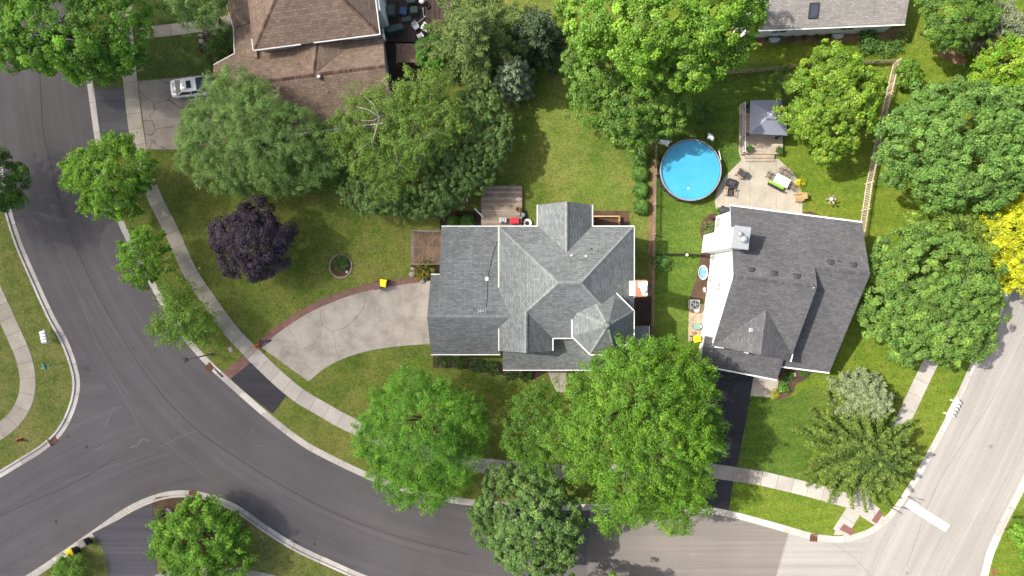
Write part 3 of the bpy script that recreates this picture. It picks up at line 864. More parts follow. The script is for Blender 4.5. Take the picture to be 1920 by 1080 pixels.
wl_.extrude([(-7.35, -5.95), (-.9, -5.95), (-.9, 0.95), (-7.35, 0.95), (-7.35, gy, 6.0)], 0.1, 3.2, top=False)
wl_.extrude([(-6.4, 0.9, 4.75), (-.9, 0.9, 4.75), (-.9, 5.5), (-6.4, 5.5)], 0.1, 3.1, top=False)
tw = 2.45 / math.cos(math.pi / 8)
wl_.extrude([(tc[0] + tw * math.cos(R(22.5 + 45 * k)), tc[1] + tw * math.sin(R(22.5 + 45 * k))) for k in range(8)], 0.1, tz - .02)
wl_.build('wall', M['grey_siding'], A)
gutter(A, [((xW, yN, ZE - .04), (2.3, yN, ZE - .04)), ((7.3, yN, ZE - .04), (xE, yN, ZE - .04)), ((xE, yN, ZE - .04), (xE, -0.9, ZE - .04)), ((2.3, 7.55, ZE), (2.3, yN, ZE)), ((7.31, 7.55, ZE), (7.31, yN, ZE)),
           ((3.72, -5.7, ZE), (3.72, yS, ZE)), ((3.72, yS - .03, ZE), (6.2, yS - .03, ZE)), ((xW - .04, -5.7, ZE), (xW - .04, -3.7, ZE)),
           ((-7.62, -6.27, 3.17), (-1.1, -6.27, 3.17)), ((-6.62, 5.82, 3.17), (-1.0, 5.82, 3.17)), ((-7.62, 1.3, 3.17), (-6.6, 1.3, 3.17)),
           ((-.86, -7.76, 2.97), (12.9, -7.76, 2.97)), ((12.95, -7.7, 2.97), (12.95, -3.57, 2.97))])
gutter(A, [((xW - .05, yN, ZE - .03), (xW - .05, 0.05, ZE - .03))], 'trim_green', 'side_gutter', .13, .12)
# porch posts
for x in (-.5, 2.8, 6.1, 9.4, 12.6):
    p = MB(); p.lathe((x, -7.45, .4), [(.12, 0), (.12, .15), (.07, .3), (.09, 1.2), (.07, 2.1), (.12, 2.3), (.12, 2.55)], 10); p.build('porch_post', M['trim'], A)
pf = MB(); pf.box((6.1, -6.0, .27), (13.6, 3.0, .3)); pf.build('porch_floor', M['deck'], A)
# chimney: white render with an orange brick crown and a domed flue
ch = MB(); ch.box((11.0, -0.03, 4.5), (0.86, 1.32, 8.8)); chim = ch.build('chimney', M['white'], A)
cb = MB(); cb.box((11.06, -0.03, 9.02), (0.98, 1.44, 0.24), bev=.02); cb.build('crown', M['brick'], chim)
c1 = MB(); c1.box((11.33, -.03, 9.20), (.5, 1.22, .10), bev=.02); c1.box((11.0, .28, 9.18), (.5, .5, .06), bev=.02); c1.build('cap_slab', M['trim_grey'], chim)
c2 = MB(); c2.lathe((11.2, -.08, 9.2), [(.20, 0), (.20, .3), (.30, .32), (.31, .38), (.22, .46), (.08, .5)], 18); c2.build('flue_cap', M['white'], chim)
# roof bits
def onroof(px, py, z): return W(px, py, z)
vent_pipe(A, W(1071, 479, 7.4), .07, .45); vent_pipe(A, W(1098, 480, 7.4), .07, .45); vent_pipe(A, W(1108, 467, 6.9), .08, .4, 'vent')
vent_pipe(A, W(914, 523, 4.6), .11, .45, 'white', 'vent_pipe', True)
an = MB()
q = W(908, 583, 6.1)
an.tube([q, q + Vector((0, 0, .9))], .02); an.tube([q + Vector((-.5, .05, .9)), q + Vector((.3, -.05, .9))], .025); 
for k in range(4): an.tube([q + Vector((-.5 + k * .22, -.3, .9)), q + Vector((-.5 + k * .22, .3, .9))], .012)
an.build('antenna', M['galv'], A)
cbm = MB()
def a_long(px, py):   # a point on the long slope of the garage roof
    p = W(px, py, 4.5)
    for _ in range(4):
        z = GZ - (p.y - gy) * (3.0 / 8.35); p = W(px, py, z + .03)
    return p
cbm.tube([a_long(x, y) for x, y in ((934, 450), (928, 465), (922, 485), (918, 505), (914, 523), (914, 555), (912, 575))], .018, 5); cbm.build('cable', M['black'], A)
window(A, (-.85, 3.4, 4.6), math.pi, .9, 1.0); window(A, (0.8, 5.3, 4.3), R(90), 1.0, 1.3); window(A, (9.0, 5.3, 4.3), R(90), 1.0, 1.3); window(A, (4.82, 7.2, 4.2), R(90), 1.6, 1.3); window(A, (4.82, 7.2, 1.6), R(90), 1.8, 1.6)
window(A, (10.8, 3.2, 4.2), 0, 1.0, 1.3); window(A, (10.8, 3.2, 1.6), 0, 1.0, 1.3); window(A, (1.25, -5.35, 4.3), R(-90), 1.6, 1.4); window(A, (6.0, -4.2, 1.6), R(-90), 1.6, 1.4)
for k in (5, 6, 7, 0):
    aa = R(45 + 45 * k); window(A, (tc[0] + 2.45 * math.cos(aa), tc[1] + 2.45 * math.sin(aa), 4.5), aa, .9, 1.4)
window(A, (-3.5, 5.5, 1.6), R(90), 1.6, 1.2)
door(A, (-7.35, -4.2, .12), math.pi, 2.6, 2.2); door(A, (-7.35, -1.0, .12), math.pi, 2.6, 2.2); door(A, (3.9, -4.2, .42), R(-90), 1.0, 2.1, 'red'); door(A, (-1.9, 5.5, .45), R(90), 1.6, 2.1)

# ------------------------------------------------------------------ B: the white house with the charcoal roof
OB = Vector((19.79, 7.45, 0)); uB = Vector((.9919, -.127, 0)); vB = Vector((-.127, -.9919, 0))
def PB(a, b, z): return OB + uB * a + vB * b + Vector((0, 0, z))
angB = math.atan2(uB.y, uB.x)
B = thing('siding_house', PB(6, 6.5, .12), 'white sided house with charcoal shingle roof and white chimney chase beside the pool yard', 'house')
roof = MB()
aL = 7.22
roof.roof([PB(0, 0, 5.5), PB(aL, 0, 5.5), PB(aL, 6.5, 9.0), PB(0, 6.5, 9.0)])                     # tall part, back slope
roof.roof([PB(0, 6.5, 9.0), PB(aL, 6.5, 9.0), PB(aL, 13.1, 5.45), PB(0, 12.75, 5.64)])            # tall part, front slope
roof.roof([PB(aL, 0, 5.5), PB(12.05, 0, 5.5), PB(12.05, 4.8, 8.08), PB(aL, 4.8, 8.08)])
roof.roof([PB(aL, 4.8, 8.08), PB(12.05, 4.8, 8.08), PB(12.05, 14.0, 2.95), PB(aL, 14.0, 2.95)])
roof.roof([PB(3.62, 8.9, 7.72), PB(3.72, 12.95, 7.55), PB(0.25, 12.8, 5.62), PB(0.25, 12.4, 5.72)])    # front gable
roof.roof([PB(3.62, 8.9, 7.72), PB(aL - .03, 12.7, 5.7), PB(aL - .03, 13.3, 5.5), PB(3.72, 12.95, 7.55)])
roof.roof([PB(-.45, 12.0, 4.3), PB(aL, 12.7, 4.25), PB(aL, 15.3, 2.95), PB(-.15, 14.85, 2.95)])    # garage roof
roof.build('roof', [M['roof_b'], M['trim_grey']], B)
caps(B, [(PB(0, 6.5, 9.0), PB(aL, 6.5, 9.0)), (PB(aL + .1, 4.8, 8.08), PB(12.05, 4.8, 8.08))], 'cap_b')
w_ = MB()
def rectB(pts): return [(PB(p[0], p[1], 0).x, PB(p[0], p[1], 0).y) + ((p[2],) if len(p) > 2 else ()) for p in pts]
w_.extrude(rectB([(.35, .35), (aL - .3, .35), (aL - .3, 6.5, 8.85), (aL - .3, 12.6), (.35, 12.5), (.35, 6.5, 8.85)]), 0.1, 5.48, top=False)
w_.extrude(rectB([(aL - .4, .35), (11.75, .35), (11.75, 4.8, 7.9), (11.75, 13.6, 3.0), (aL - .4, 13.6, 3.0), (aL - .4, 4.8, 7.9)]), 0.1, 5.48, top=False)
w_.extrude(rectB([(.35, 12.4, 4.1), (aL - .3, 12.4, 4.1), (aL - .3, 14.9), (.35, 14.55)]), 0.1, 2.95, top=False)
w_.extrude(rectB([(.4, 12.4), (.4, 12.62), (3.7, 12.62, 7.3), (aL - .3, 12.62), (aL - .3, 12.4)]), 4.0, 5.45, top=False)
w_.build('wall', M['white_siding'], B)
gutter(B, [(PB(-.02, -.06, 5.45), PB(12.05, -.06, 5.45)), (PB(aL, 14.06, 2.9), PB(12.05, 14.06, 2.9)), (PB(-.15, 14.9, 2.9), PB(aL, 15.36, 2.9)), (PB(aL + .02, 13.32, 5.45), PB(aL + .02, 12.6, 5.62))], 'trim', 'gutter', .13, .13)
gutter(B, [(PB(.2, 12.85, 5.55), PB(1.1, 12.85, 5.45)), (PB(3.4, 13.05, 5.2), PB(3.4, 13.05, 4.2))], 'trim', 'downspout', .1, .1)
# chimney chase on the west wall
chb = MB()
chb.extrude(rectB([(-.62, 2.35), (.6, 2.35), (.6, 4.1), (-.62, 4.1)]), .1, 9.75)
cho = chb.build('chimney', M['white_siding'], B)
cc = MB(); cc.extrude(rectB([(-.70, 2.27), (.68, 2.27), (.68, 4.18), (-.70, 4.18)]), 9.7, 9.86); cc.build('cap', M['galv'], cho)
for b_, r_ in ((3.35, .30), (2.95, .20)):
    p = PB(.15 if r_ > .25 else -.25, b_, 9.86); f_ = MB(); f_.lathe(p, [(r_ * .7, 0), (r_ * .7, .25), (r_, .27), (r_, .36), (r_ * .3, .44)], 18); f_.build('flue_cap', M['galv'], cho)
# windows on the west wall, found where their rays from the photograph meet it
def onwallB(px, py, a=.35):
    z = 3.0
    for _ in range(12):
        p = W(px, py, z); e = (p - OB).dot(uB) - a        # e < 0: too far out; raise z to come in
        z = max(.6, min(8.5, z + e * 2.2))
    return W(px, py, z)
for px, py, w, h in ((1347, 418, .95, 1.5), (1338, 479, .95, 1.5), (1333, 523, .75, 1.25), (1348, 538, .75, 1.25)):
    window(B, onwallB(px, py), angB + math.pi, w, h, 'glass_reflection')
wa = MB()
for px, py in ((1323, 545), (1320, 600), (1315, 612), (1323, 585), (1322, 542)):
    wa = MB(); p = onwallB(px, py); wa.box((p.x - .08, p.y, p.z), (.16, .3, .35), angB); wa.build('meter_box', M['trim_grey'], B)
for x, bb, z in ((2.0, 0, 0), (5.0, 0, 0), (9.5, 0, 0)): window(B, PB(x, .35, 4.2), angB + R(90), 1.2, 1.3)
window(B, PB(9.5, .35, 1.6), angB + R(90), 1.4, 1.3); door(B, PB(4.2, .35, .15), angB + R(90), 2.0, 2.1, 'trim_grey')
window(B, PB(3.7, 12.62, 6.1), angB - R(90), 1.0, .9); window(B, PB(9.5, 13.6, 1.7), angB - R(90), 1.6, 1.3)
door(B, PB(3.6, 14.75, .14), angB - R(90) + .06, 4.8, 2.2)
window(B, PB(11.75, 3, 4), angB, 1, 1.3); window(B, PB(11.75, 6, 1.6), angB, 1, 1.3)
for px, py in ((1408, 506), (1451, 513), (1494, 518), (1557, 492), (1600, 497)):
    p = W(px, py, 8.4)
    for _ in range(6):
        bb = (p - OB).dot(vB); p = W(px, py, 5.5 + bb * .538 + .02)
    v = MB(); v.box((p.x, p.y, p.z + .06), (.46, .40, .24), angB, bev=.05); v.box((p.x, p.y - .02, p.z - .04), (.56, .52, .1), angB)
    v.build('roof_vent', M['vent'], B)
p = W(1570, 474, 8.0); vent_pipe(B, PB(9.4, 3.9, 7.6), .05, .4, 'vent'); vent_pipe(B, PB(aL - .3, 6.6, 8.95), .05, .3, 'galv')
bx = MB(); p = PB(2.75, 10.9, 7.0); bx.box((p.x, p.y, p.z + .02), (.36, .36, .36), angB, bev=.04); bx.build('roof_vent', M['galv'], B)

# ------------------------------------------------------------------ C: the brown roofed neighbour, top left
OC = W(480, 93, 5.4); OC.z = 0
uC = Vector((.9919, .127, 0)); vC = Vector((-.127, .9919, 0))     # u: along the eaves, v: away, up the photograph
def PC(a, b, z): return OC + uC * a + vC * b + Vector((0, 0, z))
angC = math.atan2(uC.y, uC.x)
C = thing('brown_house', PC(5, 3, .12), 'house with brown shingle roofs and white gutters behind the parked car', 'house')
roof = MB()
roof.roof([PC(-.2, 0, 5.4), PC(11.3, 0, 5.4), PC(6.6, 5.2, 8.6), PC(4.6, 5.2, 8.6)])
roof.roof([PC(-.2, 0, 5.4), PC(4.6, 5.2, 8.6), PC(4.6, 12, 8.6), PC(-.2, 12, 5.4)])
roof.roof([PC(11.3, 0, 5.4), PC(11.3, 12, 5.4), PC(6.6, 12, 8.6), PC(6.6, 5.2, 8.6)])
roof.roof([PC(4.6, 5.2, 8.6), PC(6.6, 5.2, 8.6), PC(6.6, 12, 8.6), PC(4.6, 12, 8.6)])
# low wing: ridge about 2.7 m in front of the upper wall
rb = -2.75
roof.roof([PC(-4.6, rb, 4.85), PC(11.35, rb, 4.85), PC(11.3, -7.35, 2.8), PC(-4.6, -7.35, 2.8)])
roof.roof([PC(-4.6, rb, 4.85), PC(11.35, rb, 4.85), PC(11.35, .4, 3.75), PC(-1.0, .4, 3.75), PC(-2.6, .55, 3.62), PC(-4.6, -.35, 3.9)])
roof.roof([PC(4.75, rb + .05, 4.87), PC(5.55, .4, 4.87), PC(2.2, .4, 3.78)])
roof.roof([PC(4.75, rb + .05, 4.87), PC(8.9, .4, 3.78), PC(5.55, .4, 4.87)])
roof.roof([PC(-2.55, .55, 3.6), PC(-.4, -.3, 4.2), PC(-.3, 3.0, 4.35), PC(-2.4, 3.0, 3.55)])
roof.roof([PC(-2.4, 3.0, 3.55), PC(-.3, 3.0, 4.35), PC(-.3, 12, 4.35), PC(-3.4, 8, 3.2)])
roof.build('roof', [M['roof_c'], M['trim_grey']], C)
caps(C, [(PC(-4.6, rb, 4.85), PC(11.35, rb, 4.85)), (PC(4.75, rb, 4.87), PC(5.5, .2, 4.87)), (PC(-.1, .1, 5.46), PC(4.6, 5.2, 8.6)), (PC(11.2, .1, 5.46), PC(6.6, 5.2, 8.6)), (PC(-2.2, 3.0, 3.62), PC(-.3, 3.0, 4.35))], 'cap_c', .34)
w_ = MB()
def rectC(pts): return [(PC(p[0], p[1], 0).x, PC(p[0], p[1], 0).y) + ((p[2],) if len(p) > 2 else ()) for p in pts]
w_.extrude(rectC([(.1, .35), (10.95, .35), (10.95, 11.7), (.1, 11.7)]), .1, 5.38)
w_.extrude(rectC([(-4.3, -7.0), (10.95, -7.0), (10.95, rb, 4.7), (10.95, .3, 3.65), (-4.3, -.5, 3.8), (-4.3, rb, 4.7)]), .1, 2.75, top=False)
w_.extrude(rectC([(-2.2, .4), (.2, .4), (.2, 11), (-2.2, 7.6)]), .1, 3.3)
w_.build('wall', M['cream_siding'], C)
w_ = MB(); w_.extrude(rectC([(10.96, 2.2), (11.62, 2.2), (11.62, 9), (10.96, 9)]), .1, 5.2); w_.build('bay_wall', M['white_siding'], C)
gutter(C, [(PC(-.2, -.06, 5.38), PC(4.1, -.06, 5.38)), (PC(5.3, -.06, 5.38), PC(11.35, -.06, 5.38)), (PC(11.36, -.06, 5.38), PC(11.36, 12, 5.38)), (PC(-.26, -.06, 5.38), PC(-.26, 1.0, 5.38)),
           (PC(-4.6, -.32, 3.86), PC(-2.6, .6, 3.6)), (PC(-2.62, .6, 3.6), PC(-2.45, 3.0, 3.5)), (PC(-2.45, 3, 3.5), PC(-3.4, 8, 3.15)), (PC(-4.6, -7.41, 2.76), PC(11.3, -7.41, 2.76)), (PC(11.4, .4, 4.2), PC(11.6, -.3, 4.2)), (PC(11.6, -.3, 4.2), PC(11.5, .9, 4.2))])
vp = W(600, 146, 4.6); fl = MB(); fl.lathe((vp.x, vp.y, 4.25), [(.16, 0), (.16, .55), (.22, .57), (.24, .7), (.12, .85)], 14); fl.build('flue_cap', M['galv'], C)
fb = MB(); fb.box((vp.x + .12, vp.y - .3, 4.38), (.42, .5, .12), angC); fb.build('flashing', M['galv'], C)
vent_pipe(C, W(614, 173, 4.1), .06, .4, 'galv')
window(C, PC(3, .35, 4.6), angC - R(90), 1.2, .9); window(C, PC(10.95, -4, 1.6), angC, 1.0, 1.3); window(C, PC(11.62, 5.5, 1.6), angC, 1.6, 1.5); window(C, PC(11.62, 5.5, 4.2), angC, 1.2, 1.3)
window(C, PC(4, -7.0, 1.6), angC - R(90), 1.4, 1.2); window(C, PC(8, -7.0, 1.6), angC - R(90), 1.4, 1.2)
door(C, PC(-4.3, -4.4, .14), angC + math.pi, 4.6, 2.1)

# ------------------------------------------------------------------ D: the low house along the top edge
dW, dE = W(1414, 57, 3.2), W(1697, 45, 3.2)
uD = (dE - dW).normalized(); vD = Vector((-uD.y, uD.x, 0))
OD = Vector((dW.x, dW.y, 0))
def PD(a, b, z): return OD + uD * a + vD * b + Vector((0, 0, z))
angD = math.atan2(uD.y, uD.x)
D = thing('low_house', PD(7, 5, .12), 'low white house with weathered grey roof and skylight above the fenced back yard', 'house')
LD = (dE - dW).length
roof = MB()
roof.roof([PD(-.6, 0, 3.2), PD(LD, 0, 3.2), PD(LD, 6, 5.7), PD(-.6, 6, 5.7)]); roof.roof([PD(-.6, 6, 5.7), PD(LD, 6, 5.7), PD(LD, 12, 3.2), PD(-.6, 12, 3.2)])
roof.build('roof', [M['roof_d'], M['trim_grey']], D)
def rectD(pts): return [(PD(p[0], p[1], 0).x, PD(p[0], p[1], 0).y) + ((p[2],) if len(p) > 2 else ()) for p in pts]
w_ = MB(); w_.extrude(rectD([(-.25, .38), (LD - .4, .38), (LD - .4, 6, 5.55), (LD - .4, 11.6), (-.25, 11.6), (-.25, 6, 5.55)]), .1, 3.2, top=False)
w_.extrude(rectD([(-.95, .9), (-.2, .9), (-.2, 2.3), (-.95, 2.3)]), .1, 5.4)
w_.build('wall', M['white_siding'], D)
gutter(D, [(PD(-.6, -.07, 3.15), PD(LD, -.07, 3.15))])
sp = W(1528, 18, 4.1); sb = (sp - OD).dot(vD); sa_ = (sp - OD).dot(uD); sz = 3.2 + sb * 2.5 / 6
sk = MB()
for a0, a1, b0, b1 in ((-.45, .45, -.62, -.5), (-.45, .45, .5, .62), (-.45, -.33, -.5, .5), (.33, .45, -.5, .5)):
    sk.loft([[PD(sa_ + a, sb + b, sz + b * .417 - .05) for a, b in ((a0, b0), (a1, b0), (a1, b1), (a0, b1))], [PD(sa_ + a, sb + b, sz + b * .417 + .16) for a, b in ((a0, b0), (a1, b0), (a1, b1), (a0, b1))]])
sko = sk.build('skylight', M['vent'], D)
sg = MB(); sg.loft([[PD(sa_ + a, sb + b, sz + b * .417) for a, b in ((-.33, -.5), (.33, -.5), (.33, .5), (-.33, .5))], [PD(sa_ + a, sb + b, sz + b * .417 + .11) for a, b in ((-.33, -.5), (.33, -.5), (.33, .5), (-.33, .5))]]); sg.build('pane', M['glass'], sko)
for a in (3, 9.5): window(D, PD(a, .38, 1.9), angD - R(90), 1.3, 1.1)

# ------------------------------------------------------------------ vegetation
def leaf_mesh(name, c, nrm, tdir, ln, wd, tint, mat, parent):
    """many small rhombic leaves: c centre, nrm normal, tdir lengthwise direction, all (N, 3)"""
    o0 = Vector((0, 0, 0)); p = parent
    while p is not None:
        o0 += p.location; p = p.parent
    c = c - np.array(o0)[None, :]
    t = tdir - nrm * np.sum(tdir * nrm, 1)[:, None]
    t /= np.linalg.norm(t, axis=1)[:, None] + 1e-9
    b = np.cross(nrm, t)
    N = len(c)
    L = ln[:, None] * .5; Wd = wd[:, None] * .5
    fold = nrm * Wd * .35
    v = np.empty((N, 4, 3))
    v[:, 0] = c - t * L; v[:, 1] = c + b * Wd + fold; v[:, 2] = c + t * L; v[:, 3] = c - b * Wd + fold
    me = bpy.data.meshes.new(name)
    me.vertices.add(4 * N); me.vertices.foreach_set('co', v.reshape(-1).astype(np.float32))
    me.loops.add(4 * N); me.loops.foreach_set('vertex_index', np.arange(4 * N, dtype=np.int32))
    me.polygons.add(N); me.polygons.foreach_set('loop_start', np.arange(0, 4 * N, 4, dtype=np.int32))
    at = me.attributes.new('tint', 'FLOAT_COLOR', 'FACE')
    rgba = np.ones((N, 4), np.float32); rgba[:, :3] = tint
    at.data.foreach_set('color', rgba.reshape(-1))
    me.materials.append(mat)
    me.update(calc_edges=True)
    o = bpy.data.objects.new(name, me); col.objects.link(o); o.parent = parent
    return o

def unit(a): return a / (np.linalg.norm(a, axis=-1, keepdims=True) + 1e-9)

def tints(n_cl, m, c1, c2, var=.16, lvar=.2):
    """one shade per clump, jittered per leaf"""
    k = rng.random(n_cl) ** 1.6
    base = np.array(c1)[None] * (1 - k[:, None]) + np.array(c2)[None] * k[:, None]
    base = base * (1 + var * rng.standard_normal((n_cl, 1)))
    out = np.repeat(base, m, 0) * (1 + lvar * rng.standard_normal((n_cl * m, 1)))
    return np.clip(out, 0.004, 0.9)

def clumps_on(lobes, cd, flat, reject=.70, low=-.35, rough=.10):
    C = np.array([list(W(x, y, z)) for x, y, r, z in lobes]); Rm = np.array([r * (CAM_H - z) / FOC for x, y, r, z in lobes])
    P, Nn = [], []
    for i in range(len(lobes)):
        n = max(4, int(cd * Rm[i] ** 2))
        d = unit(rng.standard_normal((n * 2, 3))); d = d[d[:, 2] > low][:n]
        n = len(d)
        ph = rng.random(3) * 6.28
        bump = 1 + .13 * np.sin(5 * d[:, 0] + ph[0]) * np.sin(5 * d[:, 1] + ph[1]) + .09 * np.sin(9 * d[:, 1] + ph[2] + 3 * d[:, 0])
        f = bump * (1 - np.abs(rng.normal(0, rough, n))) + np.where(rng.random(n) < .20, rng.random(n) * (.24 if rough > .06 else .06), 0)
        inner = rng.random(n) < .30
        f = np.where(inner, f * (.50 + .40 * rng.random(n)), f)
        p = C[i] + d * Rm[i] * f[:, None] * np.array([1, 1, flat])
        q = np.ones(n, bool)
        for j in range(len(lobes)):
            if j != i:
                e = (p - C[j]) / (Rm[j] * np.array([1, 1, flat]))
                q &= np.linalg.norm(e, axis=1) > reject
        P.append(p[q]); Nn.append(unit(d[q] * np.array([1, 1, 1 / flat])))
    return np.concatenate(P), np.concatenate(Nn), C, Rm

def make_trunk(root, base, C, Rm, r, mat, limbs=True):
    m = MB()
    top = C[np.argmax(C[:, 2] + .2 * Rm)]
    zc = float(np.mean(C[:, 2])); b = Vector(base)
    fork = b.lerp(Vector((top[0], top[1], zc)), .5)
    m.tube([b - Vector((0, 0, .1)), b + Vector((0, 0, .15)), b.lerp(fork, .5) + Vector((random.uniform(-.1, .1), random.uniform(-.1, .1), 0)), fork], [r * 1.5, r * 1.12, r * .95, r * .8], 9)
    for c in C:
        e = Vector(c); mid = fork.lerp(e, .5) + Vector((random.uniform(-.2, .2), random.uniform(-.2, .2), random.uniform(0, .3)))
        m.tube([fork - Vector((0, 0, .15)), mid, e], [r * .5, r * .33, r * .12], 6)
        for _ in range(3):
            s = mid.lerp(e, random.uniform(.1, .9)); q = e + Vector((random.uniform(-1, 1), random.uniform(-1, 1), random.uniform(-.1, .7))) * float(np.mean(Rm)) * .6
            m.tube([s, s.lerp(q, .5) + Vector((0, 0, .1)), q], [r * .2, r * .12, r * .04], 5)
    return m.build('trunk', mat, root)

def tree(name, lobes, label, cat='tree', c1=(.08, .15, .02), c2=(.13, .22, .03), leaf=.22, asp=.62, cd=14, m=38, rc=.34, flat=.78, style='broad', mat='leaf', bark='bark', tr=.2, group=None, z0=.12, var=.16, droop=.5, reject=.70, low=-.35, base=None, rough=.10, gain=1.5):
    lobes = [(l[0], l[1], l[2], l[3]) for l in lobes]
    c1, c2 = (c1[0] * gain, c1[1] * gain, c1[2] * gain * .82), (c2[0] * gain, c2[1] * gain, c2[2] * gain * .82)
    P, Nn, C, Rm = clumps_on(lobes, cd * 1.15, flat, reject, low, rough)
    w_ = Rm ** 2
    bx, by = (C[:, 0] * w_).sum() / w_.sum(), (C[:, 1] * w_).sum() / w_.sum()
    if base is not None: bx, by = W2(base[0], base[1], z0)
    root = thing(name, (float(bx), float(by), z0), label, cat, group)
    # every clump is a puff: leaves lie on its outer skin, so puffs catch the light and shade the gaps between them
    n = len(P)
    m = int(m * (2.5 if style == 'broad' else 3.4))
    rp = rc * (1.22 if style == 'broad' else 1.35) * (.55 + .9 * rng.random((n, 1, 1)))
    e = unit(rng.standard_normal((n, m, 3)) + .45 * Nn[:, None, :] + np.array([0, 0, .30]))
    rad = .68 + .42 * rng.random((n, m, 1)) + .14 * rng.standard_normal((n, m, 1))
    off = e * rad * rp
    if style == 'broad':
        off -= Nn[:, None, :] * np.sum(off * Nn[:, None, :], 2, keepdims=True) * .30
        c = (P[:, None, :] + off).reshape(-1, 3)
        td = rng.standard_normal((n * m, 3)) + np.array([0, 0, -.4])
        nr = unit(.55 * e.reshape(-1, 3) + .22 * np.repeat(Nn, m, 0) + np.array([0, 0, .46]) + .42 * rng.standard_normal((n * m, 3)))
    else:
        hz = Nn.copy(); hz[:, 2] = np.maximum(hz[:, 2], 0) * .4
        d0 = unit(hz + .6 * rng.standard_normal((n, 3)) * np.array([1, 1, .4]))
        k = np.sum(off * d0[:, None, :], 2, keepdims=True)
        off = off * .78 + d0[:, None, :] * k * .95
        off[:, :, 2] -= droop * .35 * np.maximum(k[:, :, 0], 0) ** 2
        c = (P[:, None, :] + off).reshape(-1, 3)
        td = np.repeat(d0, m, 0) + .7 * rng.standard_normal((n * m, 3))
        nr = unit(.45 * e.reshape(-1, 3) + .18 * np.repeat(Nn, m, 0) + np.array([0, 0, .55]) + .42 * rng.standard_normal((n * m, 3)))
    N = n * m
    ln = leaf * .80 * (.65 + .7 * rng.random(N)); wd = ln * asp
    c[:, 2] = np.maximum(c[:, 2], z0 + .05)
    leaf_mesh('crown', c, nr, td, ln, wd, tints(n, m, c1, c2, var), M[mat], root)
    make_trunk(root, (bx, by, z0), C, Rm, tr, M[bark])
    return root

def conifer(name, top, base, R0, zt, label, c1, c2, z_low=.6, whorls=16, nb=9, needle=.26, cat='tree', group=None, tiers=None, pw=.75, droop=.12, twig=.9, m=7, upt=.15, nw=.26, jit=.12):
    """a conifer: whorls of boughs from a straight trunk, each bough a flat spray of needle tufts. top, base are photograph pixels."""
    tp = W(top[0], top[1], zt); bs = W(base[0], base[1], .12)
    root = thing(name, tuple(bs), label, cat, group)
    r0 = R0 * (CAM_H - 2.0) / FOC
    tm = MB(); tm.tube([bs - Vector((0, 0, .1)), bs.lerp(tp, .5), tp], [.26, .16, .03], 8)
    cs, ns, ts, cl = [], [], [], 0
    counts = []
    for w in range(whorls):
        f = (w + .5) / whorls
        z = z_low + (zt - .15 - z_low) * f
        ax = bs.lerp(tp, z / zt)
        L = r0 * (1 - f) ** pw + .15
        k = max(4, int(round(nb * (.55 + .6 * (1 - f)))))
        a0 = random.random() * 6.28
        for i in range(k):
            a = a0 + 6.283 * i / k + random.uniform(-.25, .25)
            Lb = L * random.uniform(1 - 2.2 * jit, 1 + jit * .8); zz = z + random.uniform(-.25, .25)
            d = np.array([math.cos(a), math.sin(a), 0.0]); sd = np.array([-math.sin(a), math.cos(a), 0.0])
            if Lb > .5: tm.tube([Vector((ax.x, ax.y, zz)), Vector((ax.x, ax.y, zz)) + Vector(d * Lb * .85) + Vector((0, 0, -droop * Lb * .7))], [.035, .012], 4)
            nt = max(3, int(Lb / .22))
            for j in range(nt):
                g = (j + .7) / nt
                p0 = np.array([ax.x, ax.y, zz]) + d * Lb * g; p0[2] += -droop * Lb * g + upt * Lb * g * g
                tl = twig * (.25 + .75 * math.sin(math.pi * min(1, g * .85 + .12))) * min(1, Lb / 1.6) * .8
                for sgn in (-1, 1, 0):
                    dd = unit(d * (.75 if sgn else 1) + sd * sgn * .9 + rng.standard_normal(3) * .12)
                    q = rng.random(m) * tl
                    pts = p0[None] + dd[None] * q[:, None] + rng.standard_normal((m, 3)) * .055
                    pts[:, 2] += -.1 * q + .05 * rng.standard_normal(m)
                    cs.append(pts)
                    ns.append(unit(np.array([0, 0, 1.0])[None] + .5 * rng.standard_normal((m, 3))))
                    ts.append(unit(dd[None] + .28 * rng.standard_normal((m, 3))))
                    counts.append(min(1, max(0, g * 1.1 - .15 + .18 * rng.standard_normal())))
    c = np.concatenate(cs); n_ = np.concatenate(ns); t_ = np.concatenate(ts)
    N = len(c)
    ln = needle * (.7 + .6 * rng.random(N))
    c[:, 2] = np.maximum(c[:, 2], .16)
    leaf_mesh('crown', c, n_, t_, ln, ln * nw * 1.4, np.clip((np.array(c1)[None] + (np.array(c2) - np.array(c1))[None] * np.repeat(np.array(counts) ** 1.5, m)[:, None]) * (1 + .2 * rng.standard_normal((N, 1))), .004, .9), M['needle'], root)
    tm.build('trunk', M['bark'], root)
    return root

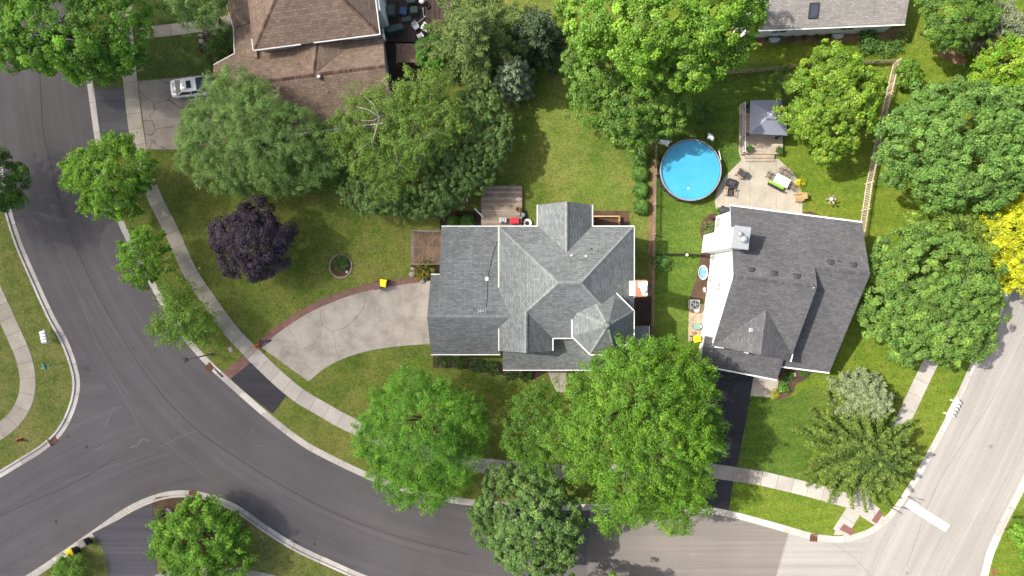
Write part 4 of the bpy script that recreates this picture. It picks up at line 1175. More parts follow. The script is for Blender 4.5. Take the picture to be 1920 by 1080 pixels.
def shrub(px, py, r, h, label, c1=(.05, .11, .02), c2=(.08, .16, .03), leaf=.12, cd=40, m=26, rc=.16, name='shrub', cat='shrub', group=None, flat=.75, z0=.12, round_=False, mat='leaf', lobes=None):
    c1, c2 = mul(c1, 1.45), mul(c2, 1.45)
    z = z0 + h * .5
    L = lobes or ([(px, py, r, z)] if round_ else [(px, py, r * .72, z)] + [(px + r * .5 * math.cos(a), py + r * .5 * math.sin(a), r * .5, z * .85) for a in (rng.random() + k * 1.57 for k in range(4))])
    rr = thing(name, tuple(W(px, py, z0)), label, cat, group)
    P, Nn, C, Rm = clumps_on(L, cd, h * .5 / max(.1, (L[0][2] * CAM_H / FOC)) if round_ else flat, .7, -.3, .06)
    n = len(P)
    off = rng.standard_normal((n, m, 3)) * rc * (.35 if round_ else .8)
    c = (P[:, None] + off).reshape(-1, 3); c[:, 2] = np.maximum(c[:, 2], z0 + .02)
    nr = unit(.8 * np.repeat(Nn, m, 0) + np.array([0, 0, .4]) + .6 * rng.standard_normal((n * m, 3)))
    ln = leaf * (.6 + .8 * rng.random(n * m))
    leaf_mesh('foliage', c, nr, rng.standard_normal((n * m, 3)), ln, ln * .6, tints(n, m, c1, c2, .14), M[mat], rr)
    if round_:
        g = MB(); q = W(px, py, z0); rr_ = r * CAM_H / FOC * .93
        g.lathe((q.x, q.y, z0), [(rr_ * .6, .02), (rr_ * .93, h * .25), (rr_, h * .5), (rr_ * .86, h * .76), (rr_ * .5, h * .92), (.04, h * .96)], 18); g.build('inner_growth', M['hedge_inner'], rr)
    s = MB(); b = W(px, py, z0)
    for k in range(4):
        a = k * 1.6; e = Vector((b.x + .35 * r * CAM_H / FOC * math.cos(a), b.y + .35 * r * CAM_H / FOC * math.sin(a), z0 + h * .6))
        s.tube([b - Vector((0, 0, .05)), b.lerp(e, .5) + Vector((0, 0, .1)), e], [.035, .025, .01], 5)
    s.build('stem', M['bark'], rr)
    return rr

def blades(px, py, r, h, label, c1, c2, n=260, name='plant', cat='plant', wd=.05, group=None, z0=.13, flowers=None):
    """a clump of arching strap leaves"""
    b = W(px, py, z0); rm = r * CAM_H / FOC
    rr = thing(name, tuple(b), label, cat, group)
    a = rng.random(n) * 6.283; q = np.sqrt(rng.random(n)) * rm
    c = np.stack([b.x + q * np.cos(a), b.y + q * np.sin(a), z0 + h * (.35 + .5 * rng.random(n))], 1)
    td = np.stack([np.cos(a), np.sin(a), .5 * rng.random(n)], 1) + .5 * rng.standard_normal((n, 3))
    nr = unit(np.array([0, 0, 1.0]) + .5 * rng.standard_normal((n, 3)))
    ln = h * (.6 + .7 * rng.random(n))
    leaf_mesh('foliage', c, nr, td, ln, np.full(n, wd), tints(n, 1, c1, c2, .2, .1), M['leaf'], rr)
    if flowers:
        k = flowers[1]; a = rng.random(k) * 6.283; q = np.sqrt(rng.random(k)) * rm
        c = np.stack([b.x + q * np.cos(a), b.y + q * np.sin(a), z0 + h * (.85 + .3 * rng.random(k))], 1)
        leaf_mesh('blossom', c, unit(np.array([0, 0, 1.0]) + .4 * rng.standard_normal((k, 3))), rng.standard_normal((k, 3)), np.full(k, flowers[2]), np.full(k, flowers[2] * .9), np.repeat(np.array(flowers[0])[None], k, 0), M['leaf'], rr)
    return rr

BRI1, BRI2 = (.085, .185, .014), (.150, .270, .018)
# top left corner and along the left street
tree('broadleaf_tree', [(20, 20, 92, 8), (110, 30, 95, 9), (195, 50, 80, 8), (140, 92, 52, 7), (60, 62, 58, 8), (190, 105, 38, 6.5), (245, 78, 42, 7), (90, 104, 36, 6.5), (160, 118, 40, 6.5), (215, 118, 32, 6), (30, 80, 50, 7), (100, 60, 60, 9), (180, 80, 56, 8)], 'large full green tree overhanging the street at the top left corner', c1=(.070, .150, .020), c2=(.120, .215, .028), leaf=.25, cd=13, m=42, tr=.3, gain=1.95)
tree('broadleaf_tree', [(365, -8, 52, 6), (398, 12, 34, 6), (335, -5, 36, 5.5), (392, 36, 18, 5)], 'grey green fine leaved tree above the front walk of the brown house', c1=(.070, .125, .040), c2=(.115, .170, .060), leaf=.16, cd=18, m=34, style='twig', rc=.28, gain=1.95)
tree('broadleaf_tree', [(210, 322, 54, 6), (170, 318, 38, 5.5), (243, 315, 40, 5.5), (225, 368, 38, 5), (188, 372, 32, 5), (158, 312, 28, 5), (215, 284, 30, 5.5), (240, 395, 18, 4.5), (140, 335, 18, 4.6), (262, 345, 22, 4.6)], 'green street tree beside the grey driveway apron, northernmost on the verge strip', c1=(.075, .150, .016), c2=(.120, .215, .022), leaf=.2, cd=18, m=34, style='twig', rc=.26, tr=.12, gain=1.95, base=(240, 345))
tree('broadleaf_tree', [(275, 474, 36, 5), (255, 500, 27, 4.5), (250, 463, 24, 4.5), (300, 490, 27, 4.5), (275, 446, 22, 4.5), (270, 520, 18, 4)], 'small round green street tree on the verge strip, second down from the grey apron', c1=(.070, .140, .014), c2=(.110, .200, .020), leaf=.18, cd=20, m=32, style='twig', rc=.24, tr=.09, gain=1.95, base=(300, 490))
tree('broadleaf_tree', [(330, 556, 28, 4), (350, 590, 38, 4.5), (322, 606, 32, 4), (378, 612, 30, 4), (395, 632, 20, 3.6), (308, 622, 22, 3.6), (345, 630, 22, 3.6)], 'thin see-through street tree with sparse leaves on the verge above the lamp post', c1=(.065, .120, .018), c2=(.110, .180, .028), leaf=.16, cd=17, m=28, style='twig', rc=.32, tr=.08, rough=.22, gain=1.95, base=(374, 604))
tree('broadleaf_tree', [(-85, 340, 95, 6.5), (-30, 342, 62, 5.5), (5, 330, 36, 4.8), (12, 368, 28, 4.4), (22, 345, 26, 4.6)], 'dark green tree cut off by the left edge beside the street', c1=(.050, .100, .020), c2=(.080, .150, .028), leaf=.2, cd=16, m=36, gain=1.95, base=(-12, 392))
tree('purple_tree', [(470, 448, 54, 5), (432, 440, 34, 4.4), (516, 440, 32, 4.4), (462, 500, 28, 4), (492, 497, 26, 4), (478, 408, 34, 4.4), (512, 482, 26, 4), (415, 452, 18, 4), (408, 432, 12, 4), (440, 480, 30, 4.2), (480, 458, 46, 5.4), (500, 455, 36, 5)], 'dark purple leaved tree standing alone on the front lawn', c1=(.029, .021, .039), c2=(.058, .046, .077), leaf=.2, cd=20, m=36, mat='leaf_gloss', var=.3, tr=.15)
# the big mixed screen between the brown house and the lawn
tree('broadleaf_tree', [(445, 182, 50, 6.5), (405, 158, 20, 5), (404, 252, 58, 6), (480, 225, 60, 7.5), (545, 255, 56, 6.5), (590, 298, 40, 5), (430, 300, 46, 5.5), (505, 305, 44, 6), (560, 318, 34, 5), (372, 285, 38, 4.5), (376, 232, 36, 5), (535, 335, 34, 4), (450, 330, 34, 4), (405, 320, 36, 4.5), (490, 270, 56, 7), (600, 270, 34, 5), (480, 345, 24, 3.6)], 'broad soft grey green tree covering the front of the parked car', c1=(.076, .130, .040), c2=(.125, .190, .064), leaf=.15, asp=.4, cd=26, m=38, style='twig', rc=.26, tr=.28, droop=.7, gain=1.95, base=(505, 296))
tree('broadleaf_tree', [(880, 235, 56, 4.2), (925, 225, 30, 4), (862, 300, 56, 4.2), (800, 338, 58, 4), (725, 358, 46, 3.8), (692, 372, 34, 3.4), (908, 275, 42, 4), (760, 372, 30, 3.2), (845, 350, 40, 3.4), (905, 190, 34, 4), (930, 255, 34, 4), (890, 320, 38, 3.8), (820, 372, 34, 3.2), (660, 360, 24, 3), (700, 330, 40, 3.6), (780, 380, 30, 3)], 'dense dark green low crowned tree with smooth rounded edge, below the yellow green tree', c1=(.055, .098, .030), c2=(.088, .140, .042), leaf=.15, cd=60, m=24, rc=.16, tr=.2, rough=.03, gain=1.9)
tree('broadleaf_tree', [(740, 195, 46, 8), (700, 235, 50, 8), (790, 172, 44, 8), (772, 250, 60, 8.5), (832, 225, 40, 7.5), (672, 290, 38, 6.5), (735, 320, 42, 7), (645, 245, 34, 7), (820, 165, 26, 7.5), (680, 195, 32, 7), (720, 355, 24, 6)], 'yellow green open tree with bare pale limbs showing between its leaves', c1=(.080, .140, .024), c2=(.130, .200, .042), leaf=.17, asp=.5, cd=17, m=26, style='twig', rc=.28, bark='bark_pale', tr=.24, rough=.22, gain=1.6)
tree('shrub', [(612, 322, 26, 2.4), (640, 335, 22, 2.2), (585, 340, 20, 2)], 'bright mid green shrub wedged between the soft grey tree and the yellow green tree', 'shrub', c1=(.055, .115, .022), c2=(.090, .165, .032), leaf=.15, cd=26, m=30, rc=.22, tr=.06, gain=1.95)
bl = bpy.data.objects['broadleaf_tree.008'] if 'broadleaf_tree.008' in bpy.data.objects else None
def limbs_on(root, paths):
    m = MB()
    for pts, r in paths: m.tube([W(*p) for p in pts], [r * (1 - .75 * i / (len(pts) - 1)) for i in range(len(pts))], 6)
    m.build('limb', M['bark_pale'], root)
birch = [o for o in bpy.data.objects if o.get('label', '').startswith('yellow green open tree')][0]
limbs_on(birch, [([(735, 300, 5.5), (700, 262, 9.4), (712, 220, 10.5), (690, 205, 10.7), (668, 200, 10.7)], .10), ([(712, 220, 10.5), (700, 195, 10.7), (682, 180, 10.5)], .06), ([(718, 216, 10.6), (700, 226, 10.7), (675, 226, 10.5)], .05),
                 ([(735, 300, 5.5), (690, 270, 9.7), (668, 285, 10.1)], .07), ([(790, 300, 6), (795, 260, 10.3), (825, 240, 10.8)], .06), ([(790, 160, 9), (788, 150, 10.7), (782, 140, 10.5)], .05), ([(760, 330, 7), (745, 300, 9.5), (738, 270, 10.3)], .05), ([(780, 330, 7), (790, 300, 9.7), (780, 285, 10.2)], .04)])
# conifers and shrubs at the top
conifer('spruce_tree', (885, 42), (892, 82), 114, 12.5, 'tall spruce with yellow green bough tips beside the cluttered rear deck', (.058, .102, .018), (.140, .195, .045), z_low=1.2, whorls=11, nb=9, needle=.24, nw=.2, twig=.9, pw=.66, m=16, jit=.2, upt=.1)
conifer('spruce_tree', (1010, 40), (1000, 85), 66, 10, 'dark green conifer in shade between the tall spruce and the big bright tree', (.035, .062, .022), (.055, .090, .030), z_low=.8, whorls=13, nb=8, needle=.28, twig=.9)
conifer('spruce_tree', (966, 120), (962, 160), 40, 7.6, 'small rounded blue green spruce on the back lawn', (.120, .170, .085), (.200, .255, .145), z_low=.4, whorls=16, nb=10, needle=.2, twig=.55, pw=.5, m=10, upt=.3)
tree('shrub', [(815, 98, 30, 2.6), (838, 110, 26, 2.4), (800, 112, 20, 2.2), (832, 88, 20, 2.4), (798, 90, 16, 2.2)], 'bright green rounded shrub beside the lattice', 'shrub', c1=(.050, .140, .022), c2=(.080, .200, .034), leaf=.14, cd=32, m=36, rc=.2, tr=.06)
tree('broadleaf_tree', [(1115, 150, 55, 6.0), (1175, 200, 58, 6.4), (1108, 205, 36, 5.0), (1240, 200, 48, 6.0), (1175, 240, 36, 5.0), (1190, 268, 22, 4.4), (1245, 150, 50, 6.0), (1090, 110, 40, 6.0), (1215, 240, 30, 4.6), (1150, 110, 50, 7.0), (1155, 235, 24, 4.4)], 'mid green tree below the bright one, leaning over the clipped round shrubs', c1=(.062, .130, .020), c2=(.110, .190, .030), leaf=.2, cd=18, m=36, rc=.3, tr=.2)
tree('broadleaf_tree', [(1125, 20, 72, 12.5), (1215, 40, 88, 13.5), (1315, 30, 82, 13.0), (1378, 55, 44, 11.5), (1285, 108, 62, 12.0), (1350, 108, 36, 11.0), (1100, 60, 40, 11.5), (1210, 108, 44, 11.5), (1310, 150, 26, 10.5), (1385, 95, 24, 11.0), (1395, 20, 40, 12.5), (1392, -25, 50, 13), (1335, -30, 70, 13.5), (1250, -10, 80, 13.5)], 'huge bright yellow green tree at the top edge over the fence line', c1=(.084, .176, .018), c2=(.145, .245, .026), leaf=.25, cd=12, m=44, rc=.36, tr=.35)
tree('broadleaf_tree', [(1552, 150, 56, 6.5), (1500, 185, 40, 5.5), (1592, 175, 56, 6.5), (1540, 222, 54, 6), (1608, 218, 38, 5.5), (1568, 260, 40, 5), (1490, 210, 30, 5), (1562, 112, 32, 6), (1630, 165, 28, 5.5), (1545, 290, 18, 4.5)], 'yellow green round tree beside the gazebo on the pool lawn', c1=(.088, .165, .016), c2=(.165, .240, .026), leaf=.24, cd=17, m=42, rc=.3, tr=.17)
tree('shrub', [(1468, 152, 20, 2.6), (1472, 182, 18, 2.4), (1462, 205, 13, 2)], 'dark shaded shrub tucked under the left side of the yellow green tree', 'shrub', c1=(.055, .100, .025), c2=(.085, .140, .035), leaf=.14, cd=28, m=30, rc=.2, tr=.05)
BG1, BG2 = (.066, .134, .032), (.108, .188, .046)
tree('broadleaf_tree', [(1722, 258, 68, 7.5), (1800, 225, 76, 8.5), (1880, 240, 76, 8.5), (1790, 318, 70, 7.5), (1862, 318, 66, 7.5), (1742, 325, 46, 6.5), (1690, 298, 44, 6.5), (1935, 290, 66, 8), (1760, 368, 28, 5.5), (1850, 368, 34, 6), (1740, 195, 40, 7)], 'broad blue green tree spreading over the right hand picket fence', c1=BG1, c2=BG2, leaf=.25, cd=13, m=46, rc=.33, mat='leaf_gloss', tr=.3)
tree('broadleaf_tree', [(1770, 428, 46, 5), (1715, 425, 28, 4.5), (1822, 428, 38, 5), (1745, 455, 34, 4.5)], 'olive green tree peeping out between the two broad blue green trees', c1=(.085, .140, .020), c2=(.130, .190, .035), leaf=.2, cd=18, m=36, rc=.28, tr=.12)
tree('broadleaf_tree', [(1740, 515, 78, 7), (1682, 555, 58, 6), (1800, 525, 70, 7), (1722, 615, 60, 6), (1790, 610, 66, 6.5), (1652, 598, 40, 5), (1690, 478, 48, 6), (1830, 580, 46, 6), (1760, 462, 46, 6.5), (1740, 560, 70, 7), (1700, 650, 34, 5), (1770, 655, 34, 5), (1830, 640, 28, 5), (1660, 520, 34, 5.5)], 'broad green tree with scattered yellow tips between the charcoal roofed house and right street', c1=(.070, .135, .030), c2=(.120, .195, .040), leaf=.23, cd=15, m=46, rc=.3, mat='leaf_gloss', tr=.28)
tree('yellow_tree', [(1880, 402, 38, 5), (1868, 450, 36, 5), (1912, 430, 46, 5.5), (1895, 498, 34, 4.6), (1925, 500, 46, 5), (1848, 425, 18, 4.4), (1930, 365, 36, 5), (1900, 530, 18, 4)], 'golden yellow leaved tree at the right edge', c1=(.260, .290, .012), c2=(.340, .345, .016), leaf=.22, cd=18, m=38, rc=.28, tr=.15, style='twig')
tree('broadleaf_tree', [(1880, 128, 46, 5), (1850, 142, 28, 4.6), (1928, 122, 50, 5), (1890, 160, 26, 4.4)], 'lime green tree at the right edge above the broad blue green tree', c1=(.100, .200, .016), c2=(.200, .280, .020), leaf=.2, cd=18, m=36, rc=.26, tr=.12, style='twig')
tree('broadleaf_tree', [(1790, 28, 50, 6), (1768, 60, 30, 5), (1832, 30, 36, 6), (1755, 8, 32, 5.5), (1800, 70, 22, 5), (1815, -15, 50, 6)], 'mid green tree by the corner of the low house above a bare mulch patch', c1=(.060, .125, .022), c2=(.105, .185, .030), leaf=.2, cd=18, m=36, rc=.28, tr=.15)
conifer('pine_tree', (1895, 48), (1862, 72), 78, 5.5, 'spreading grey green pine in the top right corner', (.130, .165, .085), (.190, .215, .120), z_low=.6, whorls=11, nb=11, needle=.24, twig=.9, pw=.6, m=8)
tree('shrub', [(1698, 138, 20, 1.6), (1705, 128, 16, 1.6), (1690, 150, 14, 1.4), (1712, 148, 12, 1.4)], 'leafy green shrub outside the fence corner', 'shrub', c1=(.075, .150, .018), c2=(.120, .200, .026), leaf=.2, cd=34, m=26, rc=.2, tr=.05)
# front of the houses and the bottom
conifer('pine_tree', (1658, 762), (1598, 740), 56, 6.0, 'pale silver green pine on the corner lawn', (.150, .200, .090), (.230, .280, .140), z_low=.5, whorls=14, nb=12, needle=.2, nw=.2, twig=.7, pw=.58, m=14)
conifer('spruce_tree', (1676, 872), (1590, 832), 118, 8.0, 'wide dark green spruce with ragged boughs over the corner sidewalk', (.034, .074, .010), (.150, .215, .030), z_low=.5, whorls=14, nb=13, needle=.22, nw=.2, twig=.62, pw=.55, m=13, jit=.15, upt=.18)
tree('broadleaf_tree', [(1005, 778, 42, 7), (992, 828, 42, 7), (1022, 742, 28, 6.5), (1010, 868, 28, 6.5), (975, 800, 26, 6.5), (1040, 820, 40, 7.5)], 'smaller fresh green tree left of the huge bright front tree', c1=(.075, .180, .016), c2=(.125, .250, .022), leaf=.17, asp=.45, cd=20, m=28, style='twig', rc=.28, tr=.13, gain=1.05)
tree('broadleaf_tree', [(1198, 755, 92, 10), (1148, 818, 80, 9.5), (1250, 825, 88, 10), (1125, 735, 56, 8.5), (1288, 742, 56, 9), (1188, 895, 70, 9), (1278, 915, 56, 8.5), (1110, 800, 48, 8.5), (1240, 680, 44, 8.5), (1195, 690, 50, 8.5), (1315, 828, 36, 8), (1270, 968, 30, 7.5), (1150, 962, 32, 7.5), (1150, 690, 34, 8), (1300, 690, 28, 8), (1330, 790, 22, 7.5), (1095, 870, 32, 8), (1225, 940, 30, 8)], 'huge bright fresh green tree in front of the turret house and street', c1=(.078, .185, .012), c2=(.140, .270, .018), leaf=.18, asp=.5, cd=19, m=32, style='twig', rc=.30, tr=.32, droop=.5, gain=1.05)
tree('broadleaf_tree', [(800, 785, 74, 7), (740, 775, 54, 6.5), (855, 780, 50, 6.5), (782, 858, 62, 6.5), (850, 860, 46, 6), (718, 835, 40, 6), (762, 915, 32, 5.5), (802, 922, 32, 5.5), (770, 725, 40, 6.5), (692, 795, 24, 5.5), (880, 820, 28, 6), (720, 890, 26, 5.5), (840, 905, 24, 5.5), (800, 820, 66, 7), (690, 835, 26, 5.6), (760, 800, 60, 6.8)], 'airy fresh green tree on the front lawn left of the huge bright tree', c1=(.068, .170, .018), c2=(.118, .235, .026), leaf=.16, asp=.48, cd=24, m=28, style='twig', rc=.30, tr=.2, rough=.14, gain=1.6)
tree('broadleaf_tree', [(985, 945, 66, 6.5), (940, 955, 48, 6), (1030, 975, 54, 6), (1000, 1035, 50, 6), (955, 1025, 40, 5.5), (1068, 985, 32, 5.5), (940, 902, 34, 5.5), (905, 965, 24, 5), (1000, 895, 36, 6), (1050, 1035, 34, 5.5), (915, 1000, 26, 5), (990, 985, 60, 6.8), (1020, 930, 40, 6.2), (960, 990, 48, 6.2)], 'dark blue green tree overhanging the street beside the huge bright tree', c1=(.058, .112, .032), c2=(.098, .165, .048), leaf=.21, cd=20, m=40, rc=.27, mat='leaf_gloss', tr=.2)
tree('broadleaf_tree', [(375, 1005, 58, 3.6), (332, 1008, 40, 3.1), (420, 1018, 44, 3.1999999999999997), (370, 965, 30, 3.1), (370, 1060, 54, 3.6), (432, 1000, 28, 2.8000000000000003), (312, 1030, 24, 2.6), (430, 1060, 36, 3.0000000000000004)], 'green tree at the bottom edge beside the dark driveway', c1=(.070, .150, .018), c2=(.115, .210, .024), leaf=.2, cd=20, m=36, style='twig', rc=.26, tr=.14, gain=1.95, base=(398, 1000))
tree('shrub', [(130, 1068, 24, 1.6), (118, 1080, 18, 1.4), (148, 1062, 14, 1.4)], 'small green shrub behind the bins at the bottom edge', 'shrub', c1=(.070, .140, .020), c2=(.105, .190, .026), leaf=.17, cd=28, m=22, rc=.24, tr=.04, style='twig', gain=1.95)
tree('broadleaf_tree', [(1925, 1010, 26, 3), (1915, 985, 14, 2.6), (1925, 1040, 14, 2.6)], 'green bushy tree at the bottom of the right edge', c1=(.080, .170, .016), c2=(.130, .230, .022), leaf=.18, cd=26, m=30, rc=.22, tr=.06)
tree('broadleaf_tree', [(1085, 1165, 84, 7), (1040, 1200, 70, 6.5), (1150, 1195, 84, 7), (1110, 1240, 100, 8), (1200, 1250, 80, 6.5), (1120, 1300, 90, 7), (1045, 1270, 70, 6.5)], 'green tree whose top peeks over the bottom edge by the dark blue green tree', c1=(.075, .160, .020), c2=(.120, .220, .026), leaf=.22, cd=15, m=40, tr=.25, base=(1105, 1212))

# shrubs and plants
for i, (x, y) in enumerate(((1200, 298), (1200, 327), (1201, 357), (1202, 388))):
    shrub(x, y, 14.5, 1.05, ['clipped round shrub nearest the overhanging trees in the fence row', 'clipped round shrub second from the overhanging trees in the fence row', 'clipped round shrub second from the house in the fence row', 'clipped round shrub nearest the house in the fence row'][i], (.052, .120, .016), (.072, .150, .022),   .10, 420, 22, .10, group='clipped round shrubs along the fence', round_=True)
shrub(851, 416, 12.5, .9, 'clipped round shrub by the side wall, farther from the wooden deck', (.055, .115, .018), (.08, .15, .025),   .10, 420, 22, .10, group='clipped shrubs by the house wall', round_=True)
shrub(876, 417, 14, .95, 'clipped round shrub next to the wooden deck', (.055, .115, .018), (.08, .15, .025),   .10, 420, 22, .10, group='clipped shrubs by the house wall', round_=True)
shrub(1322, 212, 24, 1.7, 'loose green shrub on the shaded grass above the pool', (.050, .110, .022), (.09, .16, .035), .16, 36, 28, .2)
shrub(1238, 490, 17, 1.5, 'light green shrub at the fence below the cross fence', (.060, .150, .030), (.10, .21, .045), .15, 40, 28, .18)
shrub(1328, 428, 12, .6, 'low green plant in the mulch beside the white chimney', (.065, .12, .025), (.10, .17, .04), .14, 44, 22, .15)
shrub(1470, 724, 12, .8, 'small bright green shrub in the front bed of the white house', (.060, .160, .018), (.10, .22, .025), .12, 60, 26, .14)
shrub(1453, 738, 9, .6, 'small golden shrub at the corner of the front bed', (.220, .230, .015), (.33, .30, .02), .11, 70, 24, .12)
shrub(1478, 704, 9, .6, 'dark green shrub against the front wall of the white house', (.045, .110, .02), (.08, .16, .03), .12, 60, 26, .14)
shrub(1508, 697, 9, .5, 'green plant at the far end of the front bed', (.045, .12, .02), (.09, .18, .03), .12, 60, 26, .14)
shrub(425, 72, 26, 1.4, 'wide green shrub against the brown house entry', (.055, .120, .022), (.09, .175, .03), .16, 34, 28, .2, lobes=[(428, 70, 22, .9), (410, 90, 20, .9), (400, 110, 16, .8), (440, 60, 14, .9)])
shrub(1628, 78, 24, 1.2, 'broad green shrub below the eave of the low house', (.050, .115, .026), (.085, .165, .036), .16, 36, 26, .2)
shrub(1668, 90, 20, .9, 'low rounded shrub at the end of the bed of the low house', (.070, .140, .03), (.11, .19, .04), .15, 36, 26, .18)
shrub(1695, 68, 12, 1.0, 'narrow olive shrub by the corner of the low house', (.090, .135, .03), (.14, .18, .05), .14, 44, 26, .16)
shrub(302, 962, 12, .9, 'small variegated shrub at the end of the dark driveway', (.070, .140, .03), (.13, .20, .06), .13, 50, 24, .15)
shrub(302, 985, 13, .9, 'green shrub between the variegated one and the tree by the dark driveway', (.050, .120, .018), (.09, .17, .025), .13, 44, 26, .15)
shrub(310, 1038, 13, .8, 'yellow green shrub under the tree at the bottom edge', (.110, .170, .018), (.17, .22, .03), .13, 50, 26, .15)
shrub(1402, 200, 10, .9, 'leafy potted bush on the gazebo deck corner', (.055, .115, .025), (.09, .16, .035), .13, 60, 24, .14, z0=.6)
shrub(1500, 343, 9, .7, 'golden yellow shrub at the rim of the patio', (.330, .330, .015), (.44, .40, .02), .1, 80, 26, .12)
blades(798, 506, 17, .6, 'clump of green and orange flowering lilies between the pen and driveway', (.060, .130, .018), (.13, .19, .02), 420, 'lily_plant', flowers=((.42, .22, .02), 46, .15))
blades(786, 514, 11, .5, 'yellowing lily clump at the driveway end of the bed', (.220, .190, .02), (.30, .22, .03), 170, 'lily_plant')
blades(640, 493, 13, .6, 'leafy green plant in the ring of pale pavers', (.050, .120, .022), (.085, .165, .03), 190, wd=.12)
for i, (x, y) in enumerate(((1440, 75), (1462, 78), (1485, 77), (1507, 74), (1530, 73), (1552, 72))):
    blades(x, y - 4, 6, .35, 'small sprawling plant in the bed under the eave of the low house', (.10, .12, .04), (.17, .16, .06), 70, 'bed_plant', wd=.07, group='small plants under the low house eave')
for i, (x, y, r) in enumerate(((395, 66, 7), (402, 80, 6), (388, 88, 6))):
    blades(x, y, r, .4, ['pale leaved plant nearest the front walk in the rock bed', 'pale leaved plant in the middle of the rock bed', 'pale leaved plant lowest in the rock bed'][i], (.14, .18, .10), (.22, .26, .15), 90, 'bed_plant', wd=.09)
for i, x in enumerate((830, 862, 895, 922)):
    blades(x, 674 + (x - 830) * .16, 14, .55, 'strap leaved green plant along the front wall of the grey house', (.040, .085, .015), (.07, .13, .022), 200, 'border_plant', wd=.06, group='strap leaved plants along the front wall')
for i, (x, y) in enumerate(((955, 700), (985, 702))):
    blades(x, y, 13, .5, 'dark strap leaved plant below the porch eave', (.035, .080, .014), (.06, .12, .02), 200, 'border_plant', wd=.06, group='dark plants below the porch eave')

# ------------------------------------------------------------------ pool and ladders
pc = W(1295, 319, 1.25); pr = 57.5 * (CAM_H - 1.25) / FOC
PL = thing('swimming_pool', (pc.x, pc.y, .12), 'round above ground swimming pool with blue water and dark wall', 'pool')
m = MB(); n = 40
m.lathe((pc.x, pc.y, .12), [(pr - .02, 0), (pr - .02, 1.2)], n, caps=False)
m.lathe((pc.x, pc.y, .12), [(pr - .10, 1.2), (pr - .10, 0)], n, caps=False)
m.build('pool_wall', M['pool_wall'], PL)
m = MB(); m.lathe((pc.x, pc.y, .12), [(pr - .10, 1.14), (pr - .10, 1.25), (pr + .0, 1.25), (pr + .03, 1.22), (pr + .03, 1.16), (pr, 1.14)], n, caps=False); m.build('rim', M['pool_rim'], PL)
m = MB(); m.lathe((pc.x, pc.y, .12), [(pr - .11, 0.0), (pr - .11, 1.04)], n); m.build('water', M['water'], PL)
for k in range(12):
    a = R(30 * k + 8); m = MB(); m.box((pc.x + (pr + .04) * math.cos(a), pc.y + (pr + .04) * math.sin(a), .74), (.10, .14, 1.24), a, bev=.02); m.build('upright', M['dark'], PL)
m = MB(); m.lathe((pc.x - .2, pc.y - 1.75, 1.13), [(.02, 0), (.09, .01), (.12, .04), (.05, .07)], 12); tag(m.build('pool_float', M['white']), 'tiny white skimmer float near the bottom rim of the pool', 'pool float')
m = MB(); m.lathe((pc.x + .15, pc.y - 1.35, 1.13), [(.10, 0), (.12, .03), (.10, .06), (.06, .06), (.06, .02)], 14); tag(m.build('pool_ring', M['kiddie']), 'tiny pale ring floating in the pool above the white float', 'pool float')
def ladder(px, py, ang, label):
    b = W(px, py, .12); rt = thing('pool_ladder', tuple(b), label, 'ladder', None, ang)
    a = MB()
    for s in (-.26, .26):
        a.tube([(-.75, s, 0), (-.12, s, 1.25), (.0, s, 1.75), (.18, s, 1.8), (.3, s, 1.3)], .03, 6)
    a.build('rail', M['galv'], rt, world_coords=False)
    for k in range(4):
        f = .2 + .22 * k; q = MB(); q.box((-.75 + .63 * f, 0, 1.25 * f), (.16, .5, .05)); q.build('rung', M['white'], rt, world_coords=False)
    q = MB(); q.box((-.02, 0, 1.3), (.34, .56, .05), bev=.015); q.build('platform', M['white'], rt, world_coords=False)
ladder(1246, 274, R(-38), 'white pool ladder nearest the fence')
ladder(1325, 264, R(-115), 'white pool ladder at the top right of the pool')
m = MB(); m.tube([W(1348, 283, 1.3), W(1352, 300, 1.42)], .03, 6); tag(m.build('pool_pole', M['white']), 'white pole lying on the right rim of the pool', 'pole')

# ------------------------------------------------------------------ gazebo deck
gd = thing('garden_deck', tuple(W(1430, 245, .12)), 'pale raised wooden deck under the gazebo with two steps', 'deck')
def pxbox(mb, x0, y0, x1, y1, z0, z1, zref=None):
    a = W(x0, y0, z1); b = W(x1, y1, z1)
    mb.box(((a.x + b.x) / 2, (a.y + b.y) / 2, (z0 + z1) / 2), (abs(a.x - b.x), abs(a.y - b.y), z1 - z0))
m = MB(); pxbox(m, 1391, 193, 1468, 289, .12, .58); m.build('platform', M['deck_pale'], gd)
m = MB(); pxbox(m, 1398, 289.2, 1452, 296, .12, .43); m.build('step', M['deck_pale'], gd)
m = MB(); pxbox(m, 1398, 296.2, 1452, 303, .12, .27); m.build('step', M['deck_pale'], gd)
m = MB()
for x, y in ((1392, 196), (1392, 225), (1392, 255), (1392, 286)):
    p = W(x, y, .58); m.box((p.x, p.y, 1.0), (.09, .09, .9))
a, b = W(1392, 196, 1.4), W(1392, 286, 1.4); a = Vector((W(1392, 196, .6).x, W(1392, 196, .6).y, 1.42)); b = Vector((W(1392, 286, .6).x, W(1392, 286, .6).y, 1.42))
m.bar(a, b, .1, .06); m.bar(a - Vector((0, 0, .6)), b - Vector((0, 0, .6)), .04, .06); m.build('railing', M['trim_grey'], gd)
gz = thing('gazebo', tuple(W(1438, 235, .58)), 'slate grey hip roofed gazebo standing on the pale deck', 'gazebo')
gc = [W(1407, 188, 2.75), W(1474, 188, 2.75), W(1477, 254, 2.75), W(1405, 251, 2.75)]
gc[1] = W(1468, 187, 2.75)
ap = W(1447, 229, 3.9); ap = sum(gc, Vector()) / 4 + Vector((0, 0, 1.05))
def gz_tier(cn, top, th=.05):
    m = MB()
    for k in range(4): m.roof([top, cn[k], cn[(k + 1) % 4]], th, 0, 0)
    return m
